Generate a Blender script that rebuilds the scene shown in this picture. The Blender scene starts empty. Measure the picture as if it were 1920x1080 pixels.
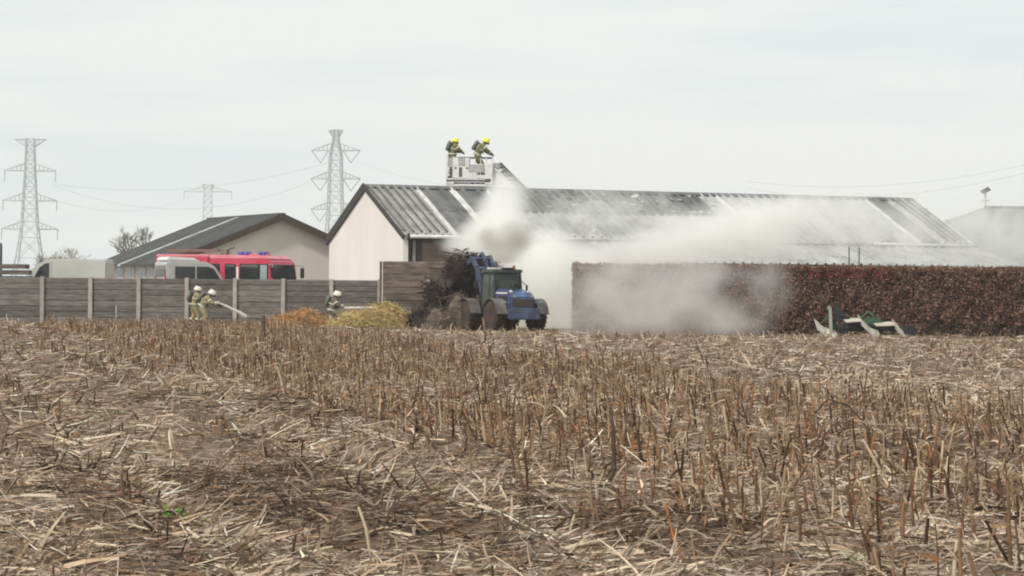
import bpy, bmesh, math, random
import numpy as np
from mathutils import Vector, Matrix, Euler

R = math.radians
rng = np.random.default_rng(7)
random.seed(7)
SC = bpy.context.scene
COL = SC.collection

# ------------------------------------------------------------------ camera, light, exposure
F, H, ROLL = 4516.0, 1.6, R(0.5)
cam_d = bpy.data.cameras.new('camera')
cam = bpy.data.objects.new('camera', cam_d)
COL.objects.link(cam)
cam_d.sensor_width = 36.0
cam_d.lens = F * 36.0 / 1920.0
cam_d.clip_start = 0.5
cam_d.clip_end = 6000
cam.matrix_world = Matrix.Translation((0, 0, H)) @ Matrix.Rotation(R(90), 4, 'X') @ Matrix.Rotation(ROLL, 4, 'Z')
SC.camera = cam

SUN_EL, SUN_AZ = R(46), R(222)          # azimuth clockwise from +Y: behind the camera, to the left
W = bpy.data.worlds.new('World')
SC.world = W
W.use_nodes = True
nt = W.node_tree
nt.nodes.clear()
N = nt.nodes.new
L = nt.links.new
out = N('ShaderNodeOutputWorld')
bg = N('ShaderNodeBackground')
bg.inputs['Strength'].default_value = 0.1
sky = N('ShaderNodeTexSky')
sky.sky_type = 'NISHITA'
sky.sun_disc = False
sky.sun_elevation = SUN_EL
sky.sun_rotation = SUN_AZ
tc = N('ShaderNodeTexCoord')
mp = N('ShaderNodeMapping')
mp.inputs['Scale'].default_value = (2.6, 2.6, 24.0)
nz = N('ShaderNodeTexNoise')
nz.inputs['Scale'].default_value = 1.7
nz.inputs['Detail'].default_value = 5
nz.inputs['Roughness'].default_value = 0.55
cr = N('ShaderNodeValToRGB')
cr.color_ramp.elements[0].position = 0.33
cr.color_ramp.elements[0].color = (6.85, 7.65, 7.95, 1)
cr.color_ramp.elements[1].position = 0.62
cr.color_ramp.elements[1].color = (8.3, 8.45, 8.3, 1)
mx = N('ShaderNodeMixRGB')
mx.inputs['Fac'].default_value = 0.97      # overcast: cloud covers nearly all of the clear sky
L(tc.outputs['Generated'], mp.inputs['Vector'])
L(mp.outputs['Vector'], nz.inputs['Vector'])
L(nz.outputs['Fac'], cr.inputs['Fac'])
L(sky.outputs['Color'], mx.inputs['Color1'])
L(cr.outputs['Color'], mx.inputs['Color2'])
L(mx.outputs['Color'], bg.inputs['Color'])
L(bg.outputs['Background'], out.inputs['Surface'])

sd = bpy.data.lights.new('sun', 'SUN')
sd.energy = 3.0
sd.angle = R(5)
sd.color = (1.0, 0.95, 0.87)
sun = bpy.data.objects.new('sun', sd)
COL.objects.link(sun)
sv = Vector((math.sin(SUN_AZ) * math.cos(SUN_EL), math.cos(SUN_AZ) * math.cos(SUN_EL), math.sin(SUN_EL)))
sun.rotation_euler = (-sv).to_track_quat('-Z', 'Y').to_euler()
sun.location = (-30, -30, 60)

SC.view_settings.view_transform = 'Standard'
SC.view_settings.look = 'None'
SC.view_settings.exposure = 0.1
SC.view_settings.gamma = 1.0
SC.view_settings.use_curve_mapping = False
SC.render.engine = 'CYCLES'
SC.cycles.max_bounces = 14
SC.cycles.diffuse_bounces = 3
SC.cycles.volume_bounces = 12
SC.cycles.transparent_max_bounces = 12
SC.cycles.use_denoising = True
SC.cycles.filter_width = 2.0

# ------------------------------------------------------------------ helpers
def P(px, py, d):
    """a point of the place seen at that picture position from the tripod, d metres out"""
    dx, dy = px - 960, py - 540
    c, s = math.cos(ROLL), math.sin(ROLL)
    return Vector(((dx * c + dy * s) * d / F, d, H - (dy * c - dx * s) * d / F))

MATS = {}
def M(name, c1, c2=None, scale=3.0, rough=0.75, bump=0.0, metal=0.0, spec=0.3, stretch=(1, 1, 1), var=0.0, attr=None,
      detail=5, bscale=None, ramp=(0.35, 0.68), trans=0.0):
    if name in MATS:
        return MATS[name]
    m = bpy.data.materials.new(name)
    m.use_nodes = True
    t = m.node_tree
    b = t.nodes['Principled BSDF']
    b.inputs['Roughness'].default_value = rough
    b.inputs['Metallic'].default_value = metal
    b.inputs['Specular IOR Level'].default_value = spec
    geo = t.nodes.new('ShaderNodeNewGeometry')
    mp = t.nodes.new('ShaderNodeMapping')
    mp.inputs['Scale'].default_value = stretch
    t.links.new(geo.outputs['Position'], mp.inputs['Vector'])
    nz = t.nodes.new('ShaderNodeTexNoise')
    nz.inputs['Scale'].default_value = scale
    nz.inputs['Detail'].default_value = detail
    t.links.new(mp.outputs['Vector'], nz.inputs['Vector'])
    cr = t.nodes.new('ShaderNodeValToRGB')
    c2 = c2 or tuple(x * 0.75 for x in c1)
    cr.color_ramp.elements[0].position = ramp[0]
    cr.color_ramp.elements[0].color = (*c2, 1)
    cr.color_ramp.elements[1].position = ramp[1]
    cr.color_ramp.elements[1].color = (*c1, 1)
    t.links.new(nz.outputs['Fac'], cr.inputs['Fac'])
    colout = cr.outputs['Color']
    if attr:
        a = t.nodes.new('ShaderNodeAttribute')
        a.attribute_name = attr
        mul = t.nodes.new('ShaderNodeMixRGB')
        mul.blend_type = 'MULTIPLY'
        mul.inputs['Fac'].default_value = 1
        t.links.new(colout, mul.inputs['Color1'])
        t.links.new(a.outputs['Color'], mul.inputs['Color2'])
        colout = mul.outputs['Color']
    if var:
        oi = t.nodes.new('ShaderNodeObjectInfo')
        mr = t.nodes.new('ShaderNodeMapRange')
        mr.inputs['To Min'].default_value = 1 - var
        mr.inputs['To Max'].default_value = 1 + var
        t.links.new(oi.outputs['Random'], mr.inputs['Value'])
        mul = t.nodes.new('ShaderNodeVectorMath')
        mul.operation = 'SCALE'
        t.links.new(colout, mul.inputs[0])
        t.links.new(mr.outputs['Result'], mul.inputs['Scale'])
        colout = mul.outputs['Vector']
    t.links.new(colout, b.inputs['Base Color'])
    if trans:
        tr = t.nodes.new('ShaderNodeBsdfTranslucent')
        t.links.new(colout, tr.inputs['Color'])
        ms = t.nodes.new('ShaderNodeMixShader')
        ms.inputs['Fac'].default_value = trans
        t.links.new(b.outputs['BSDF'], ms.inputs[1])
        t.links.new(tr.outputs['BSDF'], ms.inputs[2])
        t.links.new(ms.outputs['Shader'], t.nodes['Material Output'].inputs['Surface'])
    if bump:
        n2 = t.nodes.new('ShaderNodeTexNoise')
        n2.inputs['Scale'].default_value = bscale or scale * 4
        n2.inputs['Detail'].default_value = 4
        t.links.new(mp.outputs['Vector'], n2.inputs['Vector'])
        bp = t.nodes.new('ShaderNodeBump')
        bp.inputs['Strength'].default_value = bump
        bp.inputs['Distance'].default_value = 0.05
        t.links.new(n2.outputs['Fac'], bp.inputs['Height'])
        t.links.new(bp.outputs['Normal'], b.inputs['Normal'])
    MATS[name] = m
    return m

def link(o, parent=None):
    COL.objects.link(o)
    if parent is not None:
        o.parent = parent
    return o

def tag(o, label=None, cat=None, group=None, kind=None):
    if label: o['label'] = label
    if cat: o['category'] = cat
    if group: o['group'] = group
    if kind: o['kind'] = kind
    return o

def thing(name, label, cat, loc=(0, 0, 0), rotz=0.0, group=None):
    o = bpy.data.objects.new(name, None)
    o.empty_display_size = 0.3
    o.location = loc
    o.rotation_euler = (0, 0, rotz)
    link(o)
    return tag(o, label, cat, group)

class MB:
    def __init__(s):
        s.v, s.f = [], []
    def add(s, vs, fs):
        b = len(s.v)
        s.v += [tuple(v) for v in vs]
        s.f += [tuple(b + i for i in f) for f in fs]
        return s
    def box(s, c, d, rot=None):
        x, y, z = (k / 2 for k in d)
        vs = [Vector((a * x, b * y, e * z)) for e in (-1, 1) for b in (-1, 1) for a in (-1, 1)]
        if rot is not None:
            m = Euler(rot).to_matrix() if not isinstance(rot, Matrix) else rot
            vs = [m @ v for v in vs]
        c = Vector(c)
        return s.add([v + c for v in vs], [(0, 2, 3, 1), (4, 5, 7, 6), (0, 1, 5, 4), (2, 6, 7, 3), (0, 4, 6, 2), (1, 3, 7, 5)])
    def bar(s, p, q, w, h=None, up=(0, 0, 1)):
        p, q = Vector(p), Vector(q)
        h = h or w
        d = (q - p).normalized()
        u = Vector(up)
        if abs(d.dot(u)) > 0.98:
            u = Vector((0, 1, 0))
        a = d.cross(u).normalized()
        b = a.cross(d).normalized()
        vs = []
        for e in (p, q):
            for i, j in ((-1, -1), (1, -1), (1, 1), (-1, 1)):
                vs.append(e + a * (i * w / 2) + b * (j * h / 2))
        return s.add(vs, [(3, 2, 1, 0), (4, 5, 6, 7), (0, 1, 5, 4), (1, 2, 6, 5), (2, 3, 7, 6), (3, 0, 4, 7)])
    def tube(s, pts, r, n=6, cap=True):
        pts = [Vector(p) for p in pts]
        rs = r if isinstance(r, (list, tuple)) else [r] * len(pts)
        d0 = (pts[1] - pts[0]).normalized()
        u = Vector((0, 0, 1)) if abs(d0.z) < 0.9 else Vector((0, 1, 0))
        a = d0.cross(u).normalized()
        vs, fs = [], []
        for i, p in enumerate(pts):
            d = (pts[min(i + 1, len(pts) - 1)] - pts[max(i - 1, 0)]).normalized()
            a = (a - d * a.dot(d)).normalized()
            b = d.cross(a)
            for k in range(n):
                t = 2 * math.pi * k / n
                vs.append(p + (a * math.cos(t) + b * math.sin(t)) * rs[i])
        for i in range(len(pts) - 1):
            for k in range(n):
                fs.append((i * n + k, i * n + (k + 1) % n, (i + 1) * n + (k + 1) % n, (i + 1) * n + k))
        if cap:
            fs.append(tuple(range(n))[::-1])
            fs.append(tuple((len(pts) - 1) * n + k for k in range(n)))
        return s.add(vs, fs)
    def prism(s, poly, y0, y1):
        """closed (x,z) outline pulled from y0 to y1"""
        n = len(poly)
        vs = [(x, y0, z) for x, z in poly] + [(x, y1, z) for x, z in poly]
        fs = [tuple(range(n)), tuple(range(2 * n - 1, n - 1, -1))]
        fs += [(i, n + i, n + (i + 1) % n, (i + 1) % n) for i in range(n)]
        return s.add(vs, fs)
    def lathe(s, prof, c=(0, 0, 0), axis='Z', n=20):
        vs, fs = [], []
        c = Vector(c)
        for r, h in prof:
            for k in range(n):
                t = 2 * math.pi * k / n
                if axis == 'Z': v = Vector((r * math.cos(t), r * math.sin(t), h))
                elif axis == 'Y': v = Vector((r * math.cos(t), h, r * math.sin(t)))
                else: v = Vector((h, r * math.cos(t), r * math.sin(t)))
                vs.append(v + c)
        for i in range(len(prof) - 1):
            for k in range(n):
                fs.append((i * n + k, i * n + (k + 1) % n, (i + 1) * n + (k + 1) % n, (i + 1) * n + k))
        fs.append(tuple(range(n)))
        fs.append(tuple((len(prof) - 1) * n + k for k in range(n)))
        return s.add(vs, fs)
    def mesh(s, name, mat=None, bevel=0, smooth=False, seg=2):
        me = bpy.data.meshes.new(name)
        me.from_pydata([tuple(v) for v in s.v], [], s.f)
        bm = bmesh.new()
        bm.from_mesh(me)
        bmesh.ops.recalc_face_normals(bm, faces=bm.faces)
        if bevel:
            es = [e for e in bm.edges if len(e.link_faces) == 2 and e.calc_face_angle(0) > 0.5]
            bmesh.ops.bevel(bm, geom=es, offset=bevel, segments=seg, affect='EDGES', clamp_overlap=True)
        bm.to_mesh(me)
        bm.free()
        if smooth:
            me.polygons.foreach_set('use_smooth', [True] * len(me.polygons))
        if mat:
            me.materials.append(mat)
        return me
    def build(s, name, mat, parent=None, bevel=0, smooth=False, seg=2):
        return link(bpy.data.objects.new(name, s.mesh(name, mat, bevel, smooth, seg)), parent)

def np_mesh(name, verts, quads, mat, cols=None, smooth=False):
    me = bpy.data.meshes.new(name)
    nv, nq = len(verts), len(quads)
    k = quads.shape[1]
    me.vertices.add(nv)
    me.vertices.foreach_set('co', np.ascontiguousarray(verts, dtype=np.float32).ravel())
    me.loops.add(nq * k)
    me.loops.foreach_set('vertex_index', np.ascontiguousarray(quads, dtype=np.int32).ravel())
    me.polygons.add(nq)
    me.polygons.foreach_set('loop_start', np.arange(0, nq * k, k, dtype=np.int32))
    me.polygons.foreach_set('loop_total', np.full(nq, k, dtype=np.int32))
    if smooth:
        me.polygons.foreach_set('use_smooth', np.ones(nq, dtype=bool))
    if cols is not None:
        a = me.color_attributes.new('col', 'FLOAT_COLOR', 'POINT')
        c4 = np.ones((nv, 4), dtype=np.float32)
        c4[:, :3] = cols
        a.data.foreach_set('color', c4.ravel())
    me.update(calc_edges=True)
    me.validate()
    me.materials.append(mat)
    return me

def unit(a):
    return a / np.maximum(np.linalg.norm(a, axis=1, keepdims=True), 1e-9)

def ribbons(p0, d, side, length, width, bend, col, nseg=3, taper=0.35):
    n = len(p0)
    t = np.linspace(0, 1, nseg + 1)[None, :, None]
    c = p0[:, None, :] + d[:, None, :] * length[:, None, None] * t + bend[:, None, :] * length[:, None, None] * t * t
    w = (width[:, None, None] / 2) * (1 - (1 - taper) * t) * side[:, None, :]
    v = np.stack([c - w, c + w], axis=2).reshape(-1, 3)
    base = (np.arange(n) * (nseg + 1) * 2)[:, None]
    i = (np.arange(nseg) * 2)[None, :]
    q = np.stack([base + i, base + i + 1, base + i + 3, base + i + 2], axis=2).reshape(-1, 4)
    cols = np.repeat(col, (nseg + 1) * 2, axis=0)
    return v, q, cols

def stems(p0, d, length, radius, bend, col, nseg=2, ns=3, taper=0.7):
    n = len(p0)
    t = np.linspace(0, 1, nseg + 1)[None, :, None]
    c = p0[:, None, :] + d[:, None, :] * length[:, None, None] * t + bend[:, None, :] * length[:, None, None] * t * t
    a = unit(np.cross(d, np.array([[0.3, 1.0, 0.1]])))
    b = np.cross(d, a)
    ang = np.arange(ns) * 2 * np.pi / ns
    r = radius[:, None, None] * (1 - (1 - taper) * t)
    rings = [c + r * (a[:, None, :] * np.cos(x) + b[:, None, :] * np.sin(x)) for x in ang]
    v = np.stack(rings, axis=2).reshape(-1, 3)
    base = (np.arange(n) * (nseg + 1) * ns)[:, None, None]
    i = (np.arange(nseg) * ns)[None, :, None]
    k = np.arange(ns)[None, None, :]
    k2 = (k + 1) % ns
    q = np.stack([base + i + k, base + i + k2, base + i + ns + k2, base + i + ns + k], axis=3).reshape(-1, 4)
    return v, q, np.repeat(col, (nseg + 1) * ns, axis=0)

def join_np(parts):
    vs, qs, cs, b = [], [], [], 0
    for v, q, c in parts:
        vs.append(v); qs.append(q + b); cs.append(c)
        b += len(v)
    return np.concatenate(vs), np.concatenate(qs), np.concatenate(cs)

def pick(pal, wts, n, jit=0.18):
    pal = np.array(pal)
    w = np.array(wts, dtype=float)
    c = pal[rng.choice(len(pal), n, p=w / w.sum())]
    return np.clip(c * (1 + jit * rng.standard_normal((n, 1))), 0.005, 0.9)

# ------------------------------------------------------------------ ground, field
RU = np.array([0.970, 0.242])            # across the crop rows
def row_u(x, y): return 0.970 * x + 0.242 * y
def row_v(x, y): return -0.242 * x + 0.970 * y
def gz(x, y):
    u, v = row_u(x, y), row_v(x, y)
    z = 0.05 * np.cos(2 * np.pi * u / 0.75) * (0.6 + 0.4 * np.sin(v * 0.7 + u))
    z = z + np.where(u < 4.9, 0.085 * np.cos(2 * np.pi * (u + .12 * np.sin(v * .35) + .06 * np.sin(v * 1.1 + 1) - 1.25) / 2.05), 0)
    z = z + 0.03 * np.sin(0.9 * x + 0.35 * y) + 0.025 * np.sin(0.31 * y - 0.5 * x + 1.0)
    z = z + 0.02 * np.sin(3.1 * x + 1.7 * y) + 0.012 * np.sin(5.3 * y - 4.1 * x)
    return z
def edge_y(x): return 88.0 - 0.44 * np.clip(x, -22, 8)

m_soil = M('soil', (0.235, 0.172, 0.125), (0.105, 0.074, 0.054), scale=1.6, rough=0.95, bump=0.8, bscale=14, spec=0.1)
m_ground = M('ground', (0.30, 0.235, 0.165), (0.19, 0.15, 0.09), scale=0.25, rough=0.95, bump=0.3, bscale=6, spec=0.1)
g = MB()
g.add([(-900, -60, -0.12), (900, -60, -0.12), (900, 1700, -0.12), (-900, 1700, -0.12)], [(0, 1, 2, 3)])
tag(g.build('ground', m_ground), kind='structure')

nr, ncl = 420, 330
ang = np.linspace(R(-19), R(19), ncl)
dist = 6.5 * (100 / 6.5) ** np.linspace(0, 1, nr)
AA, DD = np.meshgrid(ang, dist)
XX, YY = np.tan(AA) * DD, DD
ZZ = gz(XX, YY) * np.clip((edge_y(XX) + 3 - YY) / 4, 0, 1)
vv = np.stack([XX, YY, ZZ], 2).reshape(-1, 3)
ii = (np.arange(nr - 1) * ncl)[:, None] + np.arange(ncl - 1)[None, :]
qq = np.stack([ii, ii + 1, ii + ncl + 1, ii + ncl], 2).reshape(-1, 4)
keep = vv[qq[:, 0], 1] < edge_y(vv[qq[:, 0], 0]) + 2.5
tag(link(bpy.data.objects.new('field', np_mesh('field', vv, qq[keep], m_soil, smooth=True))), kind='structure')

y_ = MB()
y_.box((0, 175, 0.05), (130, 146, 0.3))
tag(y_.build('yard', M('yard', (0.30, 0.29, 0.27), (0.22, 0.21, 0.2), scale=0.6, rough=0.9, bump=0.2)), kind='structure')
YZ = 0.2

# ------------------------------------------------------------------ barns
m_wall = M('render_wall', (0.735, 0.68, 0.63), (0.67, 0.615, 0.565), scale=0.7, rough=0.9, bump=0.1, stretch=(1, 1, 0.35))
m_wall2 = M('render_wall_tan', (0.68, 0.61, 0.53), (0.62, 0.55, 0.475), scale=0.6, rough=0.9, bump=0.1, stretch=(1, 1, 0.35))
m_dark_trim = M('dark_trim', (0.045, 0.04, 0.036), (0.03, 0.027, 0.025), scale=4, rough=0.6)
m_brown_trim = M('brown_trim', (0.085, 0.06, 0.04), (0.055, 0.04, 0.03), scale=4, rough=0.7)
m_sheet = M('grey_sheet', (0.40, 0.395, 0.38), (0.24, 0.235, 0.225), scale=1.3, rough=0.6, var=0.22, stretch=(1.5, 1.5, 0.6))
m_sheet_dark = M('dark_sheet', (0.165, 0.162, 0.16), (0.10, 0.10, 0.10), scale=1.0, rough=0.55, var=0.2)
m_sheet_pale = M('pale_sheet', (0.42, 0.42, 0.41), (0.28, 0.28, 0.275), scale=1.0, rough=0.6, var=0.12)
m_white = M('white_sheet', (0.72, 0.71, 0.69), (0.48, 0.475, 0.46), scale=2.0, rough=0.5, var=0.05)
m_roof_slate = M('slate_roof', (0.115, 0.12, 0.12), (0.085, 0.088, 0.088), scale=1.5, rough=0.7, var=0.12)
m_brown_wall = M('brown_wall', (0.20, 0.15, 0.12), (0.13, 0.09, 0.07), scale=1.2, rough=0.85, bump=0.2, var=0.15)
m_glass = M('dark_glass', (0.03, 0.035, 0.035), (0.02, 0.022, 0.022), scale=2, rough=0.12, spec=0.6)
m_glass_pale = M('pale_glass', (0.30, 0.36, 0.36), (0.24, 0.29, 0.29), scale=2, rough=0.15, spec=0.6)

TH = R(22)
C1 = Vector((-5.08, 112, 0))
BW, BL = 11.3, 30.8
EZ, RZ = 4.08, 6.46
PITCH_RUN = BW / 2
barn = thing('barn', 'long grey roofed barn with a burnt, smoking roof and a pale gable end', 'barn', C1, TH)
b = MB()   # gable walls and back wall, 0.25 thick
gpoly = [(0, 0), (BW, 0), (BW, EZ - 0.05), (BW / 2, RZ - 0.1), (0, EZ - 0.05)]
def gable(x0, x1):
    k = MB()
    n = len(gpoly)
    vs = [(x0, y, z) for y, z in gpoly] + [(x1, y, z) for y, z in gpoly]
    fs = [tuple(range(n)), tuple(range(2 * n - 1, n - 1, -1))] + [(i, n + i, n + (i + 1) % n, (i + 1) % n) for i in range(n)]
    return k.add(vs, fs)
gable(0, 0.25).build('gable_wall', m_wall, barn)
gable(BL - 0.25, BL).build('gable_wall', m_wall, barn)
k = MB(); k.box((BL / 2, BW - 0.13, 2), (BL - 0.5, 0.25, 4)); k.build('back_wall', m_brown_wall, barn)
# long front wall in vertical boards, two dark door openings at the near corner
k = MB(); k.box((BL / 2, 0.32, 1.95), (BL - 0.5, 0.1, 3.9)); k.build('front_wall', m_brown_wall, barn)
bm_board = MB(); bm_board.box((0, 0, 0), (1.9, 0.06, 0.3)); board_me = bm_board.mesh('board', m_brown_wall)
for i in range(2):
    for j in range(12):
        if j < 11:
            o = link(bpy.data.objects.new('board', board_me), barn)
            o.location = (1.95 + 2.0 * i, 0.24, 0.3 + 0.325 * j)
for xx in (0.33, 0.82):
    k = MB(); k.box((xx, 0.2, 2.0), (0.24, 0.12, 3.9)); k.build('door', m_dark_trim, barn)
k = MB(); k.box((0.575, 0.16, 2.0), (0.12, 0.2, 4.0)); k.build('door_post', M('post_grey', (0.3, 0.26, 0.23), scale=3), barn)

SLOPE = math.atan2(RZ - EZ, PITCH_RUN)
SLEN = math.hypot(RZ - EZ, PITCH_RUN)
def sheet_mesh(name, w, ln, mat, ribs=2):
    """a profiled roof sheet: x across, y up the slope, ribs standing 4 cm proud"""
    k = MB()
    xs, zs = [], []
    pit = w / ribs
    for r_ in range(ribs):
        x = -w / 2 + r_ * pit
        for fx, z in ((0.0, 0), (0.30, 0), (0.36, 0.085), (0.56, 0.085), (0.62, 0)):
            xs.append(x + fx * pit); zs.append(z)
    xs.append(w / 2); zs.append(0)
    n = len(xs)
    vs = [(xs[i], y, zs[i] + dz) for dz in (0, -0.02) for y in (0, ln) for i in range(n)]
    fs = [(i, i + 1, n + i + 1, n + i) for i in range(n - 1)]
    fs += [(2 * n + i, 3 * n + i, 3 * n + i + 1, 2 * n + i + 1) for i in range(n - 1)]
    fs += [(i, 2 * n + i, 2 * n + i + 1, i + 1) for i in range(n - 1)]
    fs += [(n + i, n + i + 1, 3 * n + i + 1, 3 * n + i) for i in range(n - 1)]
    fs += [(0, n, 3 * n, 2 * n), (n - 1, 3 * n - 1, 4 * n - 1, 2 * n - 1)]
    k.add(vs, fs)
    return k.mesh(name, mat)
def put_sheet(me, x, y, z, slope, parent, name='roof_sheet', flip=False, label=None):
    o = link(bpy.data.objects.new(name, me), parent)
    o.location = (x, y, z)
    o.rotation_euler = (slope, 0, math.pi if flip else 0)
    if label: o['label'] = label
    return o
s_up, s_lo = SLEN * 0.5, SLEN * 0.5 + 0.18
mesh_cache = {}
def sm(w, ln, mat, ribs):
    key = (round(w, 3), round(ln, 3), mat.name, ribs)
    if key not in mesh_cache:
        mesh_cache[key] = sheet_mesh('roof_sheet', w, ln, mat, ribs)
    return mesh_cache[key]
# strips along the ridge: (width, upper material, lower material, ribs)
G, D_, PL, WH = m_sheet, m_sheet_dark, m_sheet_pale, m_white
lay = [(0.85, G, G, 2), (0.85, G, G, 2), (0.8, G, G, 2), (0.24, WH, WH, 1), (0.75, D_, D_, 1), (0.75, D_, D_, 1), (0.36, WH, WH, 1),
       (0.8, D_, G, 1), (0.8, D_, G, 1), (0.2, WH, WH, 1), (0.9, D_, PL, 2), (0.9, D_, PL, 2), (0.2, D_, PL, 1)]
while sum(a[0] for a in lay) < 18.2:
    lay.append((0.95, random.choice([D_, D_, G]), random.choice([PL, PL, G]), 2))
lay.append((0.26, WH, PL, 1))
while sum(a[0] for a in lay) < 27.2:
    lay.append((0.95, random.choice([G, G, PL]), random.choice([PL, G]), 2))
lay += [(0.25, WH, WH, 1), (1.1, D_, D_, 1), (0.85, G, G, 2)]
rest = BL - sum(a[0] for a in lay)
lay.append((rest, G, G, 2))
ca, sa = math.cos(SLOPE), math.sin(SLOPE)
def on_slope(t):     # distance up the slope from the eave line
    return t * ca - 0.0, EZ + t * sa
x = 0.0
for w, mu, ml, rb in lay:
    xc = x + w / 2
    yy, zz = on_slope(-0.18)
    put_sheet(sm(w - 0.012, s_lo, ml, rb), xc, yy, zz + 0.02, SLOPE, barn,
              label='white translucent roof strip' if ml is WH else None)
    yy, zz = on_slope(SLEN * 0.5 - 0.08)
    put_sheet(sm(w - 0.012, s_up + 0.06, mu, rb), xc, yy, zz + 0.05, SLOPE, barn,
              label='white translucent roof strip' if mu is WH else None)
    x += w
for i in range(16):     # far slope
    xc = (i + 0.5) * BL / 16
    put_sheet(sm(BL / 16 - 0.01, SLEN + 0.1, m_sheet, 2), xc, BW + 0.1, EZ - 0.02, SLOPE, barn, flip=True)
m_rib_shade = M('rib_shade', (0.19, 0.18, 0.17), (0.11, 0.105, 0.10), scale=2, rough=.7)  # added dark strips: rib shading put into colour where the ribs shade faintly
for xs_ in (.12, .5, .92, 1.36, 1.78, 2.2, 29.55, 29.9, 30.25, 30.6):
    k = MB(); k.box((0, SLEN / 2, 0.05), (.085, SLEN - .1, .05)); o = k.build('rib_shade_strip', m_rib_shade, barn)
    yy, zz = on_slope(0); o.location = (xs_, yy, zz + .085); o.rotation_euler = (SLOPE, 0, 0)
# torn edges and broken bits on the burnt strip
k = MB()
for i in range(26):
    s_ = 9.0 + random.random() * 5; t_ = SLEN * (.8 + .2 * random.random()) - .15
    yy, zz = on_slope(t_)
    k.box((s_, yy, zz + .1), (.25 + .6 * random.random(), .12 + .3 * random.random(), .035), (SLOPE + random.uniform(-.15, .3), random.uniform(-.15, .15), random.uniform(-.5, .5)))
o = k.build('burnt_roofing', M('burnt_roofing', (.06, .06, .06), (.03, .03, .03), scale=3, rough=.8), barn); o['kind'] = 'stuff'
k = MB()
for i in range(46):
    s_ = 6.2 + random.random() * 12
    t_ = SLEN * (0.55 + 0.45 * random.random()) - 0.2
    yy, zz = on_slope(t_)
    k.box((s_, yy, zz + 0.11), (0.15 + 0.5 * random.random(), 0.1 + 0.25 * random.random(), 0.03),
          (SLOPE + random.uniform(-.25, .25), random.uniform(-.2, .2), random.uniform(-.8, .8)))
o = k.build('broken_roofing', M('broken_roofing', (0.42, 0.415, 0.40), (0.07, 0.07, 0.07), scale=2.5, rough=0.7, ramp=(0.48, 0.54)), barn)
o['kind'] = 'stuff'
for i in range(10):    # ridge caps
    k = MB()
    ln = BL / 10
    k.prism([(-0.32, -0.09), (0, 0.05), (0.32, -0.09), (0.32, -0.06), (0, 0.085), (-0.32, -0.06)], 0, ln - 0.02)
    o = k.build('ridge_cap', M('ridge_metal', (0.13, 0.13, 0.13), (0.08, 0.08, 0.08), scale=2, rough=0.5, var=0.2), barn)
    o.rotation_euler = (0, 0, -R(90)); o.location = (i * ln, BW / 2, RZ + 0.06)
def verge(parent, x, y0, z0, y1, z1, mat, w=0.09, h=0.3):
    k = MB(); k.bar((x, y0, z0), (x, y1, z1), w, h); return k.build('verge_board', mat, parent)
verge(barn, -0.06, -0.25, EZ - 0.17, BW / 2, RZ + 0.0, m_dark_trim, h=0.2)
verge(barn, -0.06, BW + 0.3, EZ - 0.2, BW / 2, RZ + 0.0, m_dark_trim, h=0.42)
verge(barn, BL + 0.05, -0.25, EZ - 0.12, BW / 2, RZ + 0.06, m_white, h=0.16)
verge(barn, BL + 0.05, BW + 0.25, EZ - 0.12, BW / 2, RZ + 0.06, m_dark_trim, h=0.16)
for i in range(5):
    k = MB()
    ln = BL / 5
    k.tube([(i * ln + 0.25, -0.3, EZ - 0.12), ((i + 1) * ln + 0.22, -0.3, EZ - 0.12)], 0.085, 8)
    k.build('gutter', m_white if i in (0, 4) else m_sheet_pale, barn, smooth=True)
k = MB(); k.box((1.9, -0.05, EZ - 0.24), (3.4, 0.3, 0.1)); k.build('soffit', m_dark_trim, barn)
# lean-to on the right two thirds
LT0, LO, LZ0, LZ1 = 9.3, 4.4, 3.86, 2.86
ls = math.atan2(LZ0 - LZ1, LO)
ll = math.hypot(LZ0 - LZ1, LO)
nlt = 22
wlt = (BL + 0.1 - LT0) / nlt
for i in range(nlt):
    o = put_sheet(sm(wlt - 0.01, ll, m_sheet_pale, 2), LT0 + (i + 0.5) * wlt, -LO - 0.1, LZ1, ls, barn, 'lean_to_sheet')
k = MB(); k.box((LT0 + (BL - LT0) / 2, -LO + 0.25, 1.38), (BL - LT0 - 0.1, 0.15, 2.76)); k.build('lean_to_wall', m_brown_wall, barn)
k = MB()
k.add([(BL - .15, -LO + .35, 0), (BL - .15, 0.1, 0), (BL - .15, 0.1, 3.7), (BL - .15, -LO + .35, 2.8), (BL, -LO + .35, 0), (BL, 0.1, 0), (BL, 0.1, 3.7), (BL, -LO + .35, 2.8)],
      [(0, 1, 2, 3), (7, 6, 5, 4), (0, 4, 5, 1), (1, 5, 6, 2), (2, 6, 7, 3), (3, 7, 4, 0)])
k.build('lean_to_side', m_brown_wall, barn)
k = MB(); k.bar((BL + 0.1, -LO - 0.1, LZ1), (BL + 0.1, -0.05, LZ0 + 0.02), 0.08, 0.14); k.build('verge_board', m_sheet_pale, barn)

# low barn behind the fire engine, gable to the camera
D2 = 127.0
ax = P(525, 402, D2)
SB_RZ, SB_EZ, SB_HW = ax.z, 2.72, 6.6
yaw2 = R(26)
sb = thing('side_barn', 'low dark roofed barn with a tan gable behind the red fire engine', 'barn', (ax.x, D2, 0), yaw2)
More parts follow.
